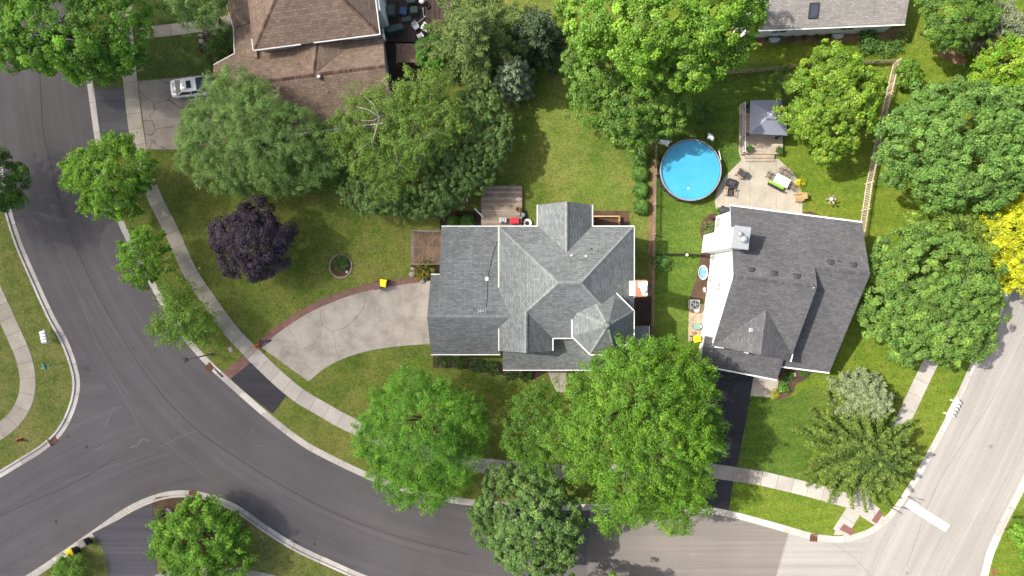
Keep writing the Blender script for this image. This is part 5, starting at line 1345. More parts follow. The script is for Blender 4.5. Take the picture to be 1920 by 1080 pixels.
gz_tier(gc, ap).build('canopy', M['canopy'], gz)
gt = [ap + (c - ap) * .26 + Vector((0, 0, .16)) for c in gc]
gz_tier(gt, ap + Vector((0, 0, .14)), .04).build('vent_roof', M['canopy'], gz)
for k, c in enumerate(gc):
    q = c + (sum(gc, Vector()) / 4 - c) * .13; m = MB(); m.box((q.x, q.y, 1.66), (.12, .12, 2.15)); m.box((q.x, q.y, .62), (.24, .24, .08)); m.build('post', M['black'], gz)
m = MB()
for k in range(4):
    q = gc[k] + (sum(gc, Vector()) / 4 - gc[k]) * .13; r_ = gc[(k + 1) % 4] + (sum(gc, Vector()) / 4 - gc[(k + 1) % 4]) * .13
    m.bar((q.x, q.y, 2.66), (r_.x, r_.y, 2.66), .08, .12)
m.build('beam', M['black'], gz)
def potted(px, py, z, label, r=.22, h=.36, c1=(.06, .14, .02), c2=(.10, .22, .03), mat='black'):
    p = W(px, py, z); rt = thing('potted_plant', tuple(p), label, 'potted plant')
    m = MB(); m.lathe(p, [(r * .7, 0), (r, h), (r * 1.1, h), (r * 1.1, h + .04), (r * .9, h + .04), (r * .85, h - .02)], 14); m.build('pot', M[mat], rt)
    n = 170; a = rng.random(n) * 6.283; q = np.sqrt(rng.random(n)) * r * 1.5
    c = np.stack([p.x + q * np.cos(a), p.y + q * np.sin(a), p.z + h + .05 + .3 * rng.random(n)], 1)
    leaf_mesh('foliage', c, unit(np.array([0, 0, 1.0]) + .5 * rng.standard_normal((n, 3))), np.stack([np.cos(a), np.sin(a), 0 * a], 1), np.full(n, .2), np.full(n, .07), tints(n, 1, c1, c2), M['leaf'], rt)
potted(1402, 280, .58, 'potted green plant on the deck left of the steps')
potted(1457, 283, .58, 'potted green plant on the deck right of the steps')
potted(1346, 396, .13, 'potted plant at the patio corner by the white wall', .2, .34)
m = MB(); p = W(1353, 391, .13); m.lathe(p, [(.18, 0), (.24, .4), (.2, .42), (.05, .7), (.02, .74)], 12); tag(m.build('planter', M['black']), 'small black urn beside the potted plant at the patio corner', 'urn')
# covered grill against the back wall
g = thing('covered_grill', tuple(W(1361, 394, .13)), 'dark covered grill against the back wall of the white house', 'grill')
m = MB(); q = W(1361, 394, 1.0); m.box((q.x, q.y, .6), (.95, .62, .95), angB, bev=.08); m.build('cover', M['cushion'], g); m = MB(); m.box((q.x, q.y, 1.13), (.75, .4, .14), angB, bev=.05); m.build('lid', M['cushion'], g)
m = MB(); q = onwallB(1339, 409); m.box((q.x - .16, q.y, q.z), (.2, .18, .34), angB, bev=.03); m.bar((q.x - .1, q.y, q.z + .2), (q.x + .05, q.y, q.z + .2), .05, .05); tag(m.build('wall_lantern', M['black']), 'black lantern on the white wall above the patio corner', 'lantern')

# ------------------------------------------------------------------ patio furniture
def make_lounge_chair(rt):
    m = MB(); m.box((0, 0, .42), (.56, .58, .12), bev=.04); m.build('seat_cushion', M['cushion'], rt, world_coords=False)
    m = MB(); m.loft([[(-.30, -.28, .44), (-.30, .28, .44), (-.46, .28, .95), (-.46, -.28, .95)], [(-.18, -.28, .47), (-.18, .28, .47), (-.36, .28, .98), (-.36, -.28, .98)]]); m.build('back_cushion', M['cushion'], rt, world_coords=False)
    for s in (-.37, .37):
        m = MB(); m.box((-.02, s, .62), (.78, .08, .05), bev=.015); m.build('armrest', M['tan_wood'], rt, world_coords=False)
        for x in (-.36, .32):
            m = MB(); m.box((x, s, .3), (.06, .06, .60)); m.build('leg', M['chair_frame'], rt, world_coords=False)
    m = MB(); m.box((0, 0, .33), (.66, .70, .05)); m.build('frame', M['chair_frame'], rt, world_coords=False)
c1_ = thing('lounge_chair', tuple(W(1387, 326, .13)), 'charcoal cushioned patio armchair turned toward the table, above the covered fire pit', 'armchair', None, R(-35 + 180)); make_lounge_chair(c1_)
c2_ = copy_tree(c1_); c2_.location = W(1367, 361, .13); c2_.rotation_euler.z = R(90 + 175); c2_['label'] = 'charcoal cushioned patio armchair between the covered fire pit and the house'
fp = thing('fire_pit', tuple(W(1373, 343, .13)), 'square black covered fire pit table between the two charcoal armchairs', 'fire pit')
q = W(1373, 343, .6); m = MB(); m.box((q.x, q.y, .36), (.92, .78, .46), R(-18), bev=.06); m.build('cover', M['black'], fp); m = MB(); m.box((q.x, q.y, .60), (.62, .5, .05), R(-18), bev=.02); m.box((q.x, q.y, .635), (.2, .05, .03), R(60)); m.build('lid', M['dark'], fp)
tA = R(-27)
tb = thing('dining_table', tuple(W(1461, 341, .13)), 'white topped patio dining table with a green bench along it', 'table', None, tA)
m = MB(); m.box((0, 0, .73), (1.5, .92, .05), bev=.015); m.build('tabletop', M['cloth'], tb, world_coords=False)
for x in (-.65, .65):
    for y in (-.36, .36):
        m = MB(); m.box((x, y, .35), (.06, .06, .70)); m.build('leg', M['chair_frame'], tb, world_coords=False)
bn = thing('patio_bench', tuple(W(1452, 349, .13)), 'long patio bench with a lime green cushion beside the white table', 'bench', None, tA)
m = MB(); m.box((0, .06, .45), (1.55, .22, .1), bev=.03); m.build('cushion', M['lime'], bn, world_coords=False)
m = MB(); m.box((0, -.22, .62), (1.6, .14, .52), bev=.03); m.build('backrest', M['cushion'], bn, world_coords=False)
m = MB(); m.box((0, 0, .36), (1.5, .42, .06)); m.build('seat', M['chair_frame'], bn, world_coords=False)
for x in (-.7, .7):
    m = MB(); m.box((x, 0, .17), (.06, .4, .34)); m.build('leg', M['chair_frame'], bn, world_coords=False)
def make_metal_chair(rt):
    m = MB()
    for k in range(5): m.tube([(-.2 + .1 * k, -.22, .45), (-.2 + .1 * k, .22, .45)], .016, 5)
    m.tube([(-.24, -.24, .45), (.24, -.24, .45), (.24, .24, .45), (-.24, .24, .45), (-.24, -.24, .45)], .022, 5); m.build('seat', M['chair_frame'], rt, world_coords=False)
    m = MB(); m.tube([(-.22, .24, .45), (-.24, .33, .95), (.24, .33, .95), (.22, .24, .45)], .022, 5)
    for k in range(4): m.tube([(-.15 + .1 * k, .245, .46), (-.15 + .1 * k, .33, .94)], .014, 5)
    m.build('backrest', M['chair_frame'], rt, world_coords=False)
    m = MB()
    for s in (-.27, .27): m.tube([(s, -.22, .45), (s, -.24, .66), (s, .1, .68), (s, .31, .72)], .022, 5)
    m.build('armrest', M['chair_frame'], rt, world_coords=False)
    for x in (-.22, .22):
        for y in (-.22, .24):
            m = MB(); m.tube([(x, y, .45), (x * 1.1, y * 1.1, 0)], .02, 5); m.build('leg', M['chair_frame'], rt, world_coords=False)
def dchair(px, py, rz, label, src=None):
    if src is None:
        r_ = thing('metal_chair', tuple(W(px, py, .13)), label, 'chair', 'bronze metal chairs round the patio table', rz); make_metal_chair(r_); return r_
    r_ = copy_tree(src); r_.location = W(px, py, .13); r_.rotation_euler.z = rz; r_['label'] = label; return r_
k0 = dchair(1463, 322, tA, 'bronze metal chair at the upper left of the long table side')
dchair(1477, 330, tA - .1, 'bronze metal chair at the upper right of the long table side', k0)
dchair(1440, 330, tA + R(88), 'bronze metal chair at the table end nearest the pool', k0)
dchair(1484, 352, tA - R(95), 'bronze metal chair at the table end nearest the golden shrub', k0)
wc = thing('wooden_chair', tuple(W(1493, 371, .13)), 'tan wooden garden chair at the edge of the patio', 'chair', None, R(10))
m = MB(); m.box((.08, 0, .42), (.62, .60, .05), bev=.01); m.build('seat', M['tan_wood'], wc, world_coords=False)
m = MB(); m.loft([[(.34, -.3, .4), (.34, .3, .4), (.66, .3, .98), (.66, -.3, .98)], [(.39, -.3, .4), (.39, .3, .4), (.71, .3, .98), (.71, -.3, .98)]]); m.build('backrest', M['tan_wood'], wc, world_coords=False)
for s in (-.36, .36):
    m = MB(); m.box((.1, s, .62), (.78, .11, .035)); m.build('armrest', M['tan_wood'], wc, world_coords=False)
    for x in (-.2, .4):
        m = MB(); m.box((x, s * .92, .3), (.07, .05, .6)); m.build('leg', M['tan_wood'], wc, world_coords=False)
# small garden spinner on the lawn
gs = thing('garden_spinner', tuple(W(1549, 376, .12)), 'white garden spinner with pinkish petals standing on the pool lawn', 'garden ornament')
q = W(1549, 376, .12); m = MB(); m.tube([q, q + Vector((0, 0, 1.1))], .025, 6); m.build('stake', M['black'], gs)
m = MB(); m.lathe(q + Vector((0, 0, 1.1)), [(.02, -.12), (.14, -.05), (.17, .06), (.1, .16), (.02, .19)], 12); m.build('hub', M['white'], gs)
m = MB()
for k in range(6):
    a = R(60 * k); d = Vector((math.cos(a), math.sin(a), 0)); s = Vector((-d.y, d.x, 0)); p = q + Vector((0, 0, 1.08))
    m.loft([[p + d * .14 - s * .03, p + d * .14 + s * .03, p + d * .14 + s * .03 + Vector((0, 0, .02)), p + d * .14 - s * .03 + Vector((0, 0, .02))], [p + d * .5 - s * .10, p + d * .5 + s * .10 + Vector((0, 0, .08)), p + d * .5 + s * .10 + Vector((0, 0, .10)), p + d * .5 - s * .10 + Vector((0, 0, .02))]])
m.build('petals', M['ring'], gs)

# ------------------------------------------------------------------ fences
def fence(px, label, mat='fence', h=1.15, post=2.4, pitch=.17, rails=True, cat='fence', pw=.07, z=.12):
    pts = [W(x, y, z) for x, y in px]
    rt = thing('picket_fence', tuple(pts[0]), label, cat)
    pk = MB(); rl = MB()
    for a, b in zip(pts[:-1], pts[1:]):
        L = (b - a).length; d = (b - a).normalized(); ang = math.atan2(d.y, d.x); s = Vector((-d.y, d.x, 0))
        n = max(1, round(L / post))
        for k in range(n + (1 if b == pts[-1] else 0)):
            p = a + d * (L * k / n); q = MB(); q.box((p.x, p.y, z + (h + .1) / 2), (.1, .1, h + .1), ang); q.lathe((p.x, p.y, z + h + .1), [(.08, 0), (.08, .03), (.0, .09)], 4); q.build('post', M[mat], rt)
        k = 0.07
        while k < L:
            p = a + d * k + s * .055
            hh = h + random.uniform(-.015, .015)
            w2 = d * (pw / 2); t2 = s * .011
            pk.loft([[p - w2 - t2 + Vector((0, 0, .05)), p + w2 - t2 + Vector((0, 0, .05)), p + w2 + t2 + Vector((0, 0, .05)), p - w2 + t2 + Vector((0, 0, .05))],
                     [p - w2 - t2 + Vector((0, 0, hh - .08)), p + w2 - t2 + Vector((0, 0, hh - .08)), p + w2 + t2 + Vector((0, 0, hh - .08)), p - w2 + t2 + Vector((0, 0, hh - .08))],
                     [p - w2 * .3 - t2 + Vector((0, 0, hh)), p + w2 * .3 - t2 + Vector((0, 0, hh)), p + w2 * .3 + t2 + Vector((0, 0, hh)), p - w2 * .3 + t2 + Vector((0, 0, hh))]])
            k += pitch
        for zz in (.28, h - .22): rl.bar(a + Vector((0, 0, zz)) + s * .015, b + Vector((0, 0, zz)) + s * .015, .05, .09)
    pk.build('pickets', M[mat], rt); rl.build('rail', M[mat], rt)
    return rt
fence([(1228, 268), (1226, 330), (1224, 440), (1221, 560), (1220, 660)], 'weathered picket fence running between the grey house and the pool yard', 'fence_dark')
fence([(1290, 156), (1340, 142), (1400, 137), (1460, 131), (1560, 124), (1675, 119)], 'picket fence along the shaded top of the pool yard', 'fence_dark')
fence([(1672, 121), (1658, 180), (1645, 235), (1632, 300), (1622, 345), (1607, 445)], 'pale picket fence down the right side of the pool yard', 'fence', 1.5)
fence([(1228, 477), (1290, 478), (1318, 480)], 'low dark cross fence from the side fence to the white house', 'black', 1.1, 2.2, .12, pw=.03)
m = MB(); q = W(1283, 479, .12); m.lathe(q, [(.1, 1.0), (.14, 1.1), (.1, 1.22), (.02, 1.25)], 12); m.tube([q, q + Vector((0, 0, 1.02))], .04, 6); tag(m.build('post_lamp', M['white']), 'white ball topped post in the middle of the cross fence', 'post')

# ------------------------------------------------------------------ side yard of the white house
kp = thing('paddling_pool', tuple(W(1317, 511, .13)), 'blue oval plastic paddling pool in the mulch by the white wall', 'paddling pool')
q = W(1317, 511, .13); m = MB(); m.lathe(q, [(.50, 0), (.60, .3), (.66, .3), (.66, .26), (.62, .22)], 24, caps=False, sx=.72, sy=1.1); m.build('rim', M['trim_grey'], kp); m = MB(); m.lathe(q, [(.50, 0), (.56, .12)], 24, sx=.72, sy=1.1); m.build('basin', M['kiddie'], kp)
ac = thing('air_conditioner', tuple(W(1303, 571, .13)), 'grey air conditioner with round fan grille beside the white wall', 'air conditioner')
q = W(1303, 571, .9); m = MB(); m.box((q.x, q.y, .53), (.95, .95, .8), 0, bev=.06); m.build('housing', M['trim_grey'], ac)
m = MB(); m.lathe((q.x, q.y, .93), [(.40, 0), (.40, .02), (.36, .02)], 20); m.build('fan_opening', M['black'], ac)
m = MB()
for k in range(5):
    a = R(72 * k); d = Vector((math.cos(a), math.sin(a), 0)); s = Vector((-d.y, d.x, 0)); p = Vector((q.x, q.y, .965)); m.poly([p + d * .06, p + d * .3 + s * .12, p + d * .32 - s * .04])
m.lathe((q.x, q.y, .96), [(.1, 0), (.1, .03)], 12); m.build('fan', M['galv'], ac)
m = MB()
for r_ in (.16, .24, .32, .39): m.lathe((q.x, q.y, 1.0), [(r_, 0), (r_ + .012, .006), (r_, .012)], 24, caps=False)
m.build('grille', M['trim_grey'], ac)
m = MB(); m.lathe(W(1303, 580, .13), [(.27, 0), (.27, .55), (.30, .57), (.30, .62), (.1, .66)], 18); tag(m.build('storage_drum', M['white']), 'small white lidded drum below the air conditioner', 'drum')
m = MB(); q = W(1305, 612, .13); m.box((q.x, q.y, .4), (.62, .6, .55), 0, bev=.05); tag(m.build('utility_box', M['green_box']), 'pale green utility box on the gravel by the white wall', 'utility box')
st = MB()
q = W(1300, 624, .13); st.box((q.x, q.y, .3), (.3, .2, .3), .3, bev=.04); tag(st.build('hose_pot', M['terracotta']), 'small rust coloured pot between the green box and the yellow bin', 'pot')

# ------------------------------------------------------------------ wheeled bins
def bin_parts(rt, lid):
    m = MB()
    def rr(x, y, z): return [(-x, -y, z), (x, -y, z), (x, y, z), (-x, y, z)]
    m.loft([rr(.22, .24, .05), rr(.29, .33, 1.0)]); m.build('body', M['bin_body'] if lid != 'bin_brown' else M['bin_brown'], rt, world_coords=False)
    m = MB(); m.box((0, .0, 1.04), (.64, .74, .08), bev=.03); m.box((0, 0, 1.09), (.5, .58, .05), bev=.02); m.build('lid', M[lid], rt, world_coords=False)
    m = MB(); m.tube([(-.26, .42, .98), (.26, .42, .98)], .025, 6); m.build('handle', M['black'], rt, world_coords=False)
    for s in (-.27, .27):
        m = MB(); m.tube([(s - .03, .3, .13), (s + .03, .3, .13)], .13, 12); m.build('wheel', M['tyre'], rt, world_coords=False)
for px, py, lid, rz, lab in ((711, 536, 'bin_brown', R(12), 'brown wheeled bin on the brick border of the driveway'), (722, 531, 'yellow', R(-8), 'yellow lidded wheeled bin beside the brown bin on the driveway'),
                             (166, 1012, 'bin_grey', R(-152), 'grey lidded wheeled bin at the kerb by the bottom driveway'), (143, 1029, 'yellow', R(-152), 'yellow lidded wheeled bin next to the grey lidded one at the kerb')):
    bin_parts(thing('wheeled_bin', tuple(W(px, py, .14)), lab, 'bin', None, rz), lid)
q = W(1302, 634, .13)
bin_parts(thing('wheeled_bin', tuple(q), 'yellow lidded wheeled bin against the white wall half under the bright tree', 'bin', None, R(100)), 'yellow')

# ------------------------------------------------------------------ street furniture
lp = thing('street_lamp', tuple(W(397, 664, .12)), 'black square headed street lamp on the verge by the brick path', 'street lamp')
b = W(397, 664, .12); m = MB(); m.tube([b, b + Vector((0, 0, .5)), b + Vector((0, 0, 5.5))], [.1, .075, .055], 8); m.lathe(b, [(.14, 0), (.14, .12), (.08, .2)], 10); m.build('pole', M['bin_grey'], lp)
m = MB(); m.box((b.x, b.y, 5.62), (.42, .42, .16), R(30), bev=.03); m.box((b.x, b.y, 5.74), (.12, .12, .08), R(30)); m.build('lamp_head', M['black'], lp)
m = MB(); m.box((b.x, b.y, 5.53), (.3, .3, .02), R(30)); m.build('lens', M['lamp_clear'], lp)
ss = thing('street_sign', tuple(W(115, 681, .12)), 'green crossed street name sign on a thin post at the left corner', 'street sign')
b = W(115, 681, .12); b.x = W(82, 687, 2.9).x + .1; b.y = W(82, 687, 2.9).y; ss.location = b
m = MB(); m.tube([b, b + Vector((0, 0, 2.75))], .03, 6); m.build('pole', M['galv'], ss)
m = MB(); m.box((b.x, b.y, 2.72), (.8, .13, .22), R(18), bev=.015); m.build('blade', M['sign_green'], ss)
m = MB(); m.box((b.x, b.y, 2.96), (.13, .75, .22), R(22), bev=.015); m.build('blade', M['sign_green'], ss)
m = MB(); m.box((b.x - .35, b.y - .15, 2.3), (.75, .03, .3), R(22), bev=.01); m.build('lower_plate', M['trim'], ss)
sg_ = thing('stop_sign', tuple(W(1660, 945, .12)), 'stop sign on a dark post at the corner by the white stop line', 'stop sign')
b = W(1660, 945, .12); m = MB(); m.tube([b, b + Vector((0, 0, 2.95))], .045, 6); m.build('pole', M['black'], sg_)
fd = Vector((.43, .90, 0)).normalized(); sd = Vector((-fd.y, fd.x, 0))
def octf(c, r, d): return [c + fd * d + sd * r * math.cos(R(22.5 + 45 * k)) + Vector((0, 0, r * math.sin(R(22.5 + 45 * k)))) for k in range(8)]
cS = b + Vector((0, 0, 2.5)) + fd * .06
m = MB(); m.loft([octf(cS, .40, 0), octf(cS, .40, .012)]); m.build('border', M['trim'], sg_)
m = MB(); m.loft([octf(cS, .365, .012), octf(cS, .365, .018)]); m.build('plate', M['sign_red'], sg_)
fc = bpy.data.curves.new('lettering', 'FONT'); fc.body = 'STOP'; fc.size = .27; fc.align_x = 'CENTER'; fc.align_y = 'CENTER'; fc.extrude = .003
tmp_ = bpy.data.objects.new('lettering_curve', fc); me_ = bpy.data.meshes.new_from_object(tmp_); bpy.data.objects.remove(tmp_)
fo = bpy.data.objects.new('lettering', me_); col.objects.link(fo); me_.materials.clear(); me_.materials.append(M['trim'])
fo.parent = sg_; fo.location = cS + fd * .022 - b
rm_ = Matrix((sd * -1, Vector((0, 0, 1)), fd)).transposed(); fo.rotation_euler = rm_.to_euler()
mp = thing('marker_post', tuple(W(1702, 931, .14)), 'slim dark sign post on the kerb above the white stop line', 'sign post')
b = W(1702, 931, .14); m = MB(); m.tube([b, b + Vector((0, 0, 2.1))], .035, 6); m.build('pole', M['black'], mp); m = MB(); m.box((b.x, b.y, 1.9), (.30, .03, .45), R(-30), bev=.01); m.build('plate', M['galv'], mp)

def mailboxes(px, py, rz, label, n=4, pt=.28):
    b = W(px, py, .12); rt = thing('mailbox_stand', tuple(b), label, 'mailbox', None, rz)
    m = MB(); m.box((0, 0, .95), (.14, n * pt + .2, .1)); m.box((-.1, 0, .99), (.5, n * pt + .08, .04)); m.build('crossbeam', M['trim'], rt, world_coords=False)
    for s in (-1, 1):
        q = MB(); q.box((0, s * n * pt * .4, .46), (.12, .12, .95)); q.build('post', M['trim'], rt, world_coords=False)
    for k in range(n):
        y = (k - (n - 1) / 2) * pt
        q = MB(); L = .26
        prof = [(-.12, 0), (.12, 0), (.12, .14), (.085, .22), (0, .255), (-.085, .22), (-.12, .14)]
        q.loft([[(-L, y + p[0], 1.01 + p[1]) for p in prof], [(L, y + p[0], 1.01 + p[1]) for p in prof]]); bo = q.build('mailbox', M['white'], rt, world_coords=False)
        q = MB(); q.loft([[(L + .001, y + p[0] * .95, 1.015 + p[1] * .95) for p in prof], [(L + .02, y + p[0] * .95, 1.015 + p[1] * .95) for p in prof]]); q.build('mailbox_door', M['trim_grey'], bo, world_coords=False)
        q = MB(); q.box((.1, y + .135, 1.2), (.14, .02, .1)); q.build('flag', M['black'], bo, world_coords=False)
    return rt
mailboxes(96, 630, R(12), 'row of four white mailboxes on the left verge', 4)
mailboxes(1776, 762, R(-28), 'row of white mailboxes at the kerb of the pale right street', 5, .36)
hy = thing('fire_hydrant', tuple(W(41, 824, .12)), 'faded red fire hydrant on the grass at the left corner', 'fire hydrant')
b = W(41, 824, .12); m = MB(); m.lathe(b, [(.19, 0), (.19, .06), (.13, .08), (.13, .5), (.17, .52), (.17, .56), (.13, .6), (.09, .72), (.04, .78), (.04, .84)], 16); m.build('barrel', M['hydrant'], hy)
for a in (0, math.pi):
    m = MB(); m.tube([b + Vector((math.cos(a) * .1, math.sin(a) * .1, .42)), b + Vector((math.cos(a) * .3, math.sin(a) * .3, .42))], .075, 10); m.build('nozzle', M['hydrant'], hy)
def drain(px, py, rz, label):
    rt = thing('storm_drain', tuple(W(px, py, .02)), label, 'storm drain', None, rz)
    m = MB(); m.box((0, 0, .03), (.72, .12, .03)); m.box((0, .42, .03), (.72, .1, .03)); m.box((0, .66, .12), (.74, .16, .1), bev=.02)
    for k in range(6): m.box((-.34 + .136 * k, .24, .03), (.05, .5, .03))
    m.build('grate', M['rust'], rt, world_coords=False)
    m = MB(); m.box((0, .22, .012), (.74, .6, .008)); m.build('pit', M['black'], rt, world_coords=False)
drain(105, 823, R(118), 'rusty kerb drain on the left corner near the hydrant')
drain(361, 921, R(185), 'rusty kerb drain by the tree at the bottom edge')
drain(1525, 1014, R(-4), 'rusty kerb drain on the sunny right corner')
drain(388, 693, R(-48), 'rusty kerb drain beside the street lamp')
m = MB(); m.lathe(W(1865, 1072, .124), [(.33, 0), (.33, .012), (.3, .02), (.27, .012), (.05, .016)], 20); tag(m.build('manhole_cover', M['rust']), 'round manhole cover in the grass at the bottom right', 'manhole cover')
m = MB(); q = W(432, 655, .125); m.box((q.x, q.y, .13), (.42, .52, .05), R(25), bev=.01); tag(m.build('utility_cover', M['stone']), 'square grey utility cover in the verge grass above the brick path', 'utility cover')
for px, py, lab in ((481, 650, 'orange cone lying at the corner of the sidewalk and driveway'),):
    rt = thing('traffic_cone', tuple(W(px, py, .16)), lab, 'traffic cone'); b = W(px, py, .16)
    m = MB(); m.box((b.x, b.y, .19), (.42, .42, .05), .4, bev=.02); m.build('base', plain('orange_plastic', (.62, .17, .04), .5), rt)
    m = MB(); m.lathe((b.x, b.y, .2), [(.16, 0), (.05, .5), (.03, .52)], 14); m.build('cone', M['bin_grey'] if False else bpy.data.materials['orange_plastic'], rt)
rk = thing('iron_rack', tuple(W(497, 643, .14)), 'collapsed black wire rack lying beside the orange cone', 'rack')
m = MB()
A0, A1, A2, A3 = W(486, 639, .3), W(510, 637, .2), W(489, 651, .2), W(491, 645, .5)
for a_, b_ in ((A0, A1), (A0, A2), (A2, A1), (A3, A1), (A3, A0), (A3, A2)): m.tube([a_, b_], .03, 5)
for k in range(1, 6): m.tube([A0.lerp(A1, k / 6), A2.lerp(A1, k / 6)], .018, 5)
m.build('frame', M['black'], rk)

# ------------------------------------------------------------------ the parked car
def make_car(px, py, rz):
    base = W(px, py, .14)
    rt = thing('parked_car', tuple(base), 'silver sedan with a sunroof parked on the cracked driveway', 'car', None, rz)
    # stations along x from tail to nose: (x, half width, belt z)
    m = MB()
    S = [(-2.38, .62, .55, .80), (-2.30, .78, .40, .93), (-2.05, .86, .30, 1.0), (-1.5, .90, .26, 1.02), (-.5, .915, .24, .98), (.6, .91, .24, .95), (1.3, .90, .26, .92), (1.85, .86, .28, .84), (2.2, .76, .36, .74), (2.36, .55, .46, .64)]
    rings = []
    for x, hw, z0, z1 in S:
        rings.append([(x, -hw * .92, z0), (x, -hw, z0 + .18), (x, -hw, z1 - .18), (x, -hw * .93, z1 - .04), (x, -hw * .6, z1 + .01), (x, 0, z1 + .025), (x, hw * .6, z1 + .01), (x, hw * .93, z1 - .04), (x, hw, z1 - .18), (x, hw, z0 + .18), (x, hw * .92, z0)])
    m.loft([list(reversed(r)) for r in rings], 0, True, True); m.build('body', M['silver'], rt, world_coords=False)
    # roof and pillars
    def ring(x, hw, z): return [(x, -hw, z), (x, -hw * .5, z + .03), (x, 0, z + .04), (x, hw * .5, z + .03), (x, hw, z)]
    m = MB(); rr = [ring(-1.12, .60, 1.40), ring(-.8, .64, 1.44), ring(-.1, .66, 1.46), ring(.38, .62, 1.41)]
    for a, b in zip(rr[:-1], rr[1:]):
        for i in range(4): m.poly([a[i], b[i], b[i + 1], a[i + 1]], 0, smooth=True)
    m.build('roof', M['silver'], rt, world_coords=False)
    for s in (-1, 1):
        m = MB(); m.tube([(-1.12, s * .6, 1.40), (-1.75, s * .78, 1.0)], .06, 6); m.tube([(.38, s * .62, 1.41), (1.18, s * .80, .95)], .045, 6); m.tube([(-.25, s * .655, 1.44), (-.28, s * .87, .96)], .045, 6); m.tube([(-1.12, s * .6, 1.4), (-.1, s * .66, 1.46), (.38, s * .62, 1.41)], .04, 6); m.build('pillar', M['silver'], rt, world_coords=False)
        m = MB(); m.poly([(-1.1, s * .605, 1.38), (.36, s * .625, 1.39), (1.1, s * .80, .97), (-1.68, s * .80, 1.0)][::s]); m.build('side_window', M['car_glass'], rt, world_coords=False)
        m = MB(); m.box((1.0, s * 1.0, 1.02), (.14, .2, .13), s * .2, bev=.03); m.build('mirror', M['silver'], rt, world_coords=False)
        m = MB(); m.box((2.2, s * .58, .66), (.22, .3, .12), -s * .5, bev=.04); m.build('headlight', M['lamp_clear'], rt, world_coords=False)
        m = MB(); m.box((-2.31, s * .60, .80), (.10, .28, .14), s * .25, bev=.03); m.build('tail_light', M['red_lamp'], rt, world_coords=False)
        for x in (-1.4, 1.45):
            w = MB(); w.tube([(x, s * .72, .33), (x, s * .92, .33)], .33, 20); wo = w.build('wheel', M['tyre'], rt, world_coords=False)
            w = MB(); w.tube([(x, s * .90, .33), (x, s * .935, .33)], .21, 14); w.build('rim', M['chrome'], wo, world_coords=False)
            w = MB(); w.tube([(x, s * .5, .36), (x, s * .917, .36)], .38, 20); 
    m = MB(); m.poly([(-1.14, .58, 1.405), (-1.14, -.58, 1.405), (-1.78, -.74, 1.03), (-1.78, .74, 1.03)]); m.poly([(-1.14, .58, 1.405), (-1.14, 0, 1.44), (-1.14, -.58, 1.405)]); m.build('rear_window', M['car_glass'], rt, world_coords=False)
    m = MB(); m.poly([(.40, -.60, 1.415), (.40, 0, 1.452), (.40, .60, 1.415), (1.18, .78, .965), (1.30, 0, .985), (1.18, -.78, .965)]); m.build('windscreen', M['car_glass'], rt, world_coords=False)
    m = MB(); m.box((-.30, 0, 1.505), (.46, .72, .02), bev=.008); m.build('sunroof', M['car_glass'], rt, world_coords=False)
    m = MB(); m.box((-2.39, 0, .62), (.02, .5, .14)); m.build('number_plate', M['trim'], rt, world_coords=False)
    return rt
cf = Vector((math.cos(R(7.5)), math.sin(R(7.5)), 0)); rear = W(320.5, 167.5, .9)
cp = rear + cf * 2.36
make_car(960 + cp.x / ((CAM_H - .14) / FOC), 540 - cp.y / ((CAM_H - .14) / FOC), R(7.5))

# ------------------------------------------------------------------ back of the grey house
dk = thing('rear_deck', tuple(W(941, 386, .12)), 'weathered grey brown wooden deck behind the grey house', 'deck')
m = MB(); pxbox(m, 902, 348, 979, 425, .12, .55); m.build('platform', M['deck'], dk)
gr = thing('gas_grill', tuple(W(943, 413, .55)), 'pale grey gas grill on the deck beside the red chest', 'grill')
q = W(943, 413, 1.0); m = MB(); m.box((q.x, q.y, .85), (.72, .55, .3), 0, bev=.05); m.box((q.x, q.y, .62), (.66, .5, .2)); m.build('cabinet', M['trim_grey'], gr); m = MB(); m.box((q.x - .06, q.y + .02, 1.03), (.42, .34, .08), 0, bev=.03); m.build('lid', M['galv'], gr); m = MB(); m.tube([(q.x - .2, q.y - .2, 1.12), (q.x + .15, q.y - .2, 1.12)], .03, 6); m.build('handle', M['black'], gr)
rc = thing('red_chest', tuple(W(965, 414, .55)), 'red lidded cooler chest on the deck at the house wall', 'cooler')
q = W(965, 414, 1.0); m = MB(); m.box((q.x, q.y, .8), (.82, .55, .5), 0, bev=.05); m.build('body', M['red'], rc); m = MB(); m.box((q.x, q.y, 1.08), (.86, .58, .09), 0, bev=.03); m.build('lid', M['red'], rc)
m = MB(); m.box((q.x + .62, q.y, .75), (.3, .45, .4), 0, bev=.04); tag(m.build('tool_box', M['cushion']), 'dark box between the red chest and the white hose reel', 'box')
hr = thing('hose_reel', tuple(W(989, 419, .12)), 'white round hose reel on the ground beside the deck', 'hose reel')
q = W(989, 419, .12); m = MB(); m.lathe(q, [(.22, 0), (.42, .12), (.44, .3), (.38, .38), (.26, .34), (.22, .1)], 22); m.build('drum', M['white'], hr); m = MB(); m.lathe(q + Vector((0, 0, .12)), [(.2, 0), (.2, .03)], 16); m.build('hub', M['bin_body'], hr)
pt = thing('flower_pot', tuple(W(971, 393, .55)), 'brown clay pot on the deck near its right edge', 'pot')
q = W(971, 393, .55); m = MB(); m.lathe(q, [(.15, 0), (.22, .34), (.25, .34), (.25, .4), (.19, .4), (.17, .3)], 16); m.build('pot', M['terracotta'], pt); m = MB(); m.lathe(q + Vector((0, 0, .3)), [(.17, 0), (.1, .02)], 14); m.build('soil', M['mulch_dark'], pt)
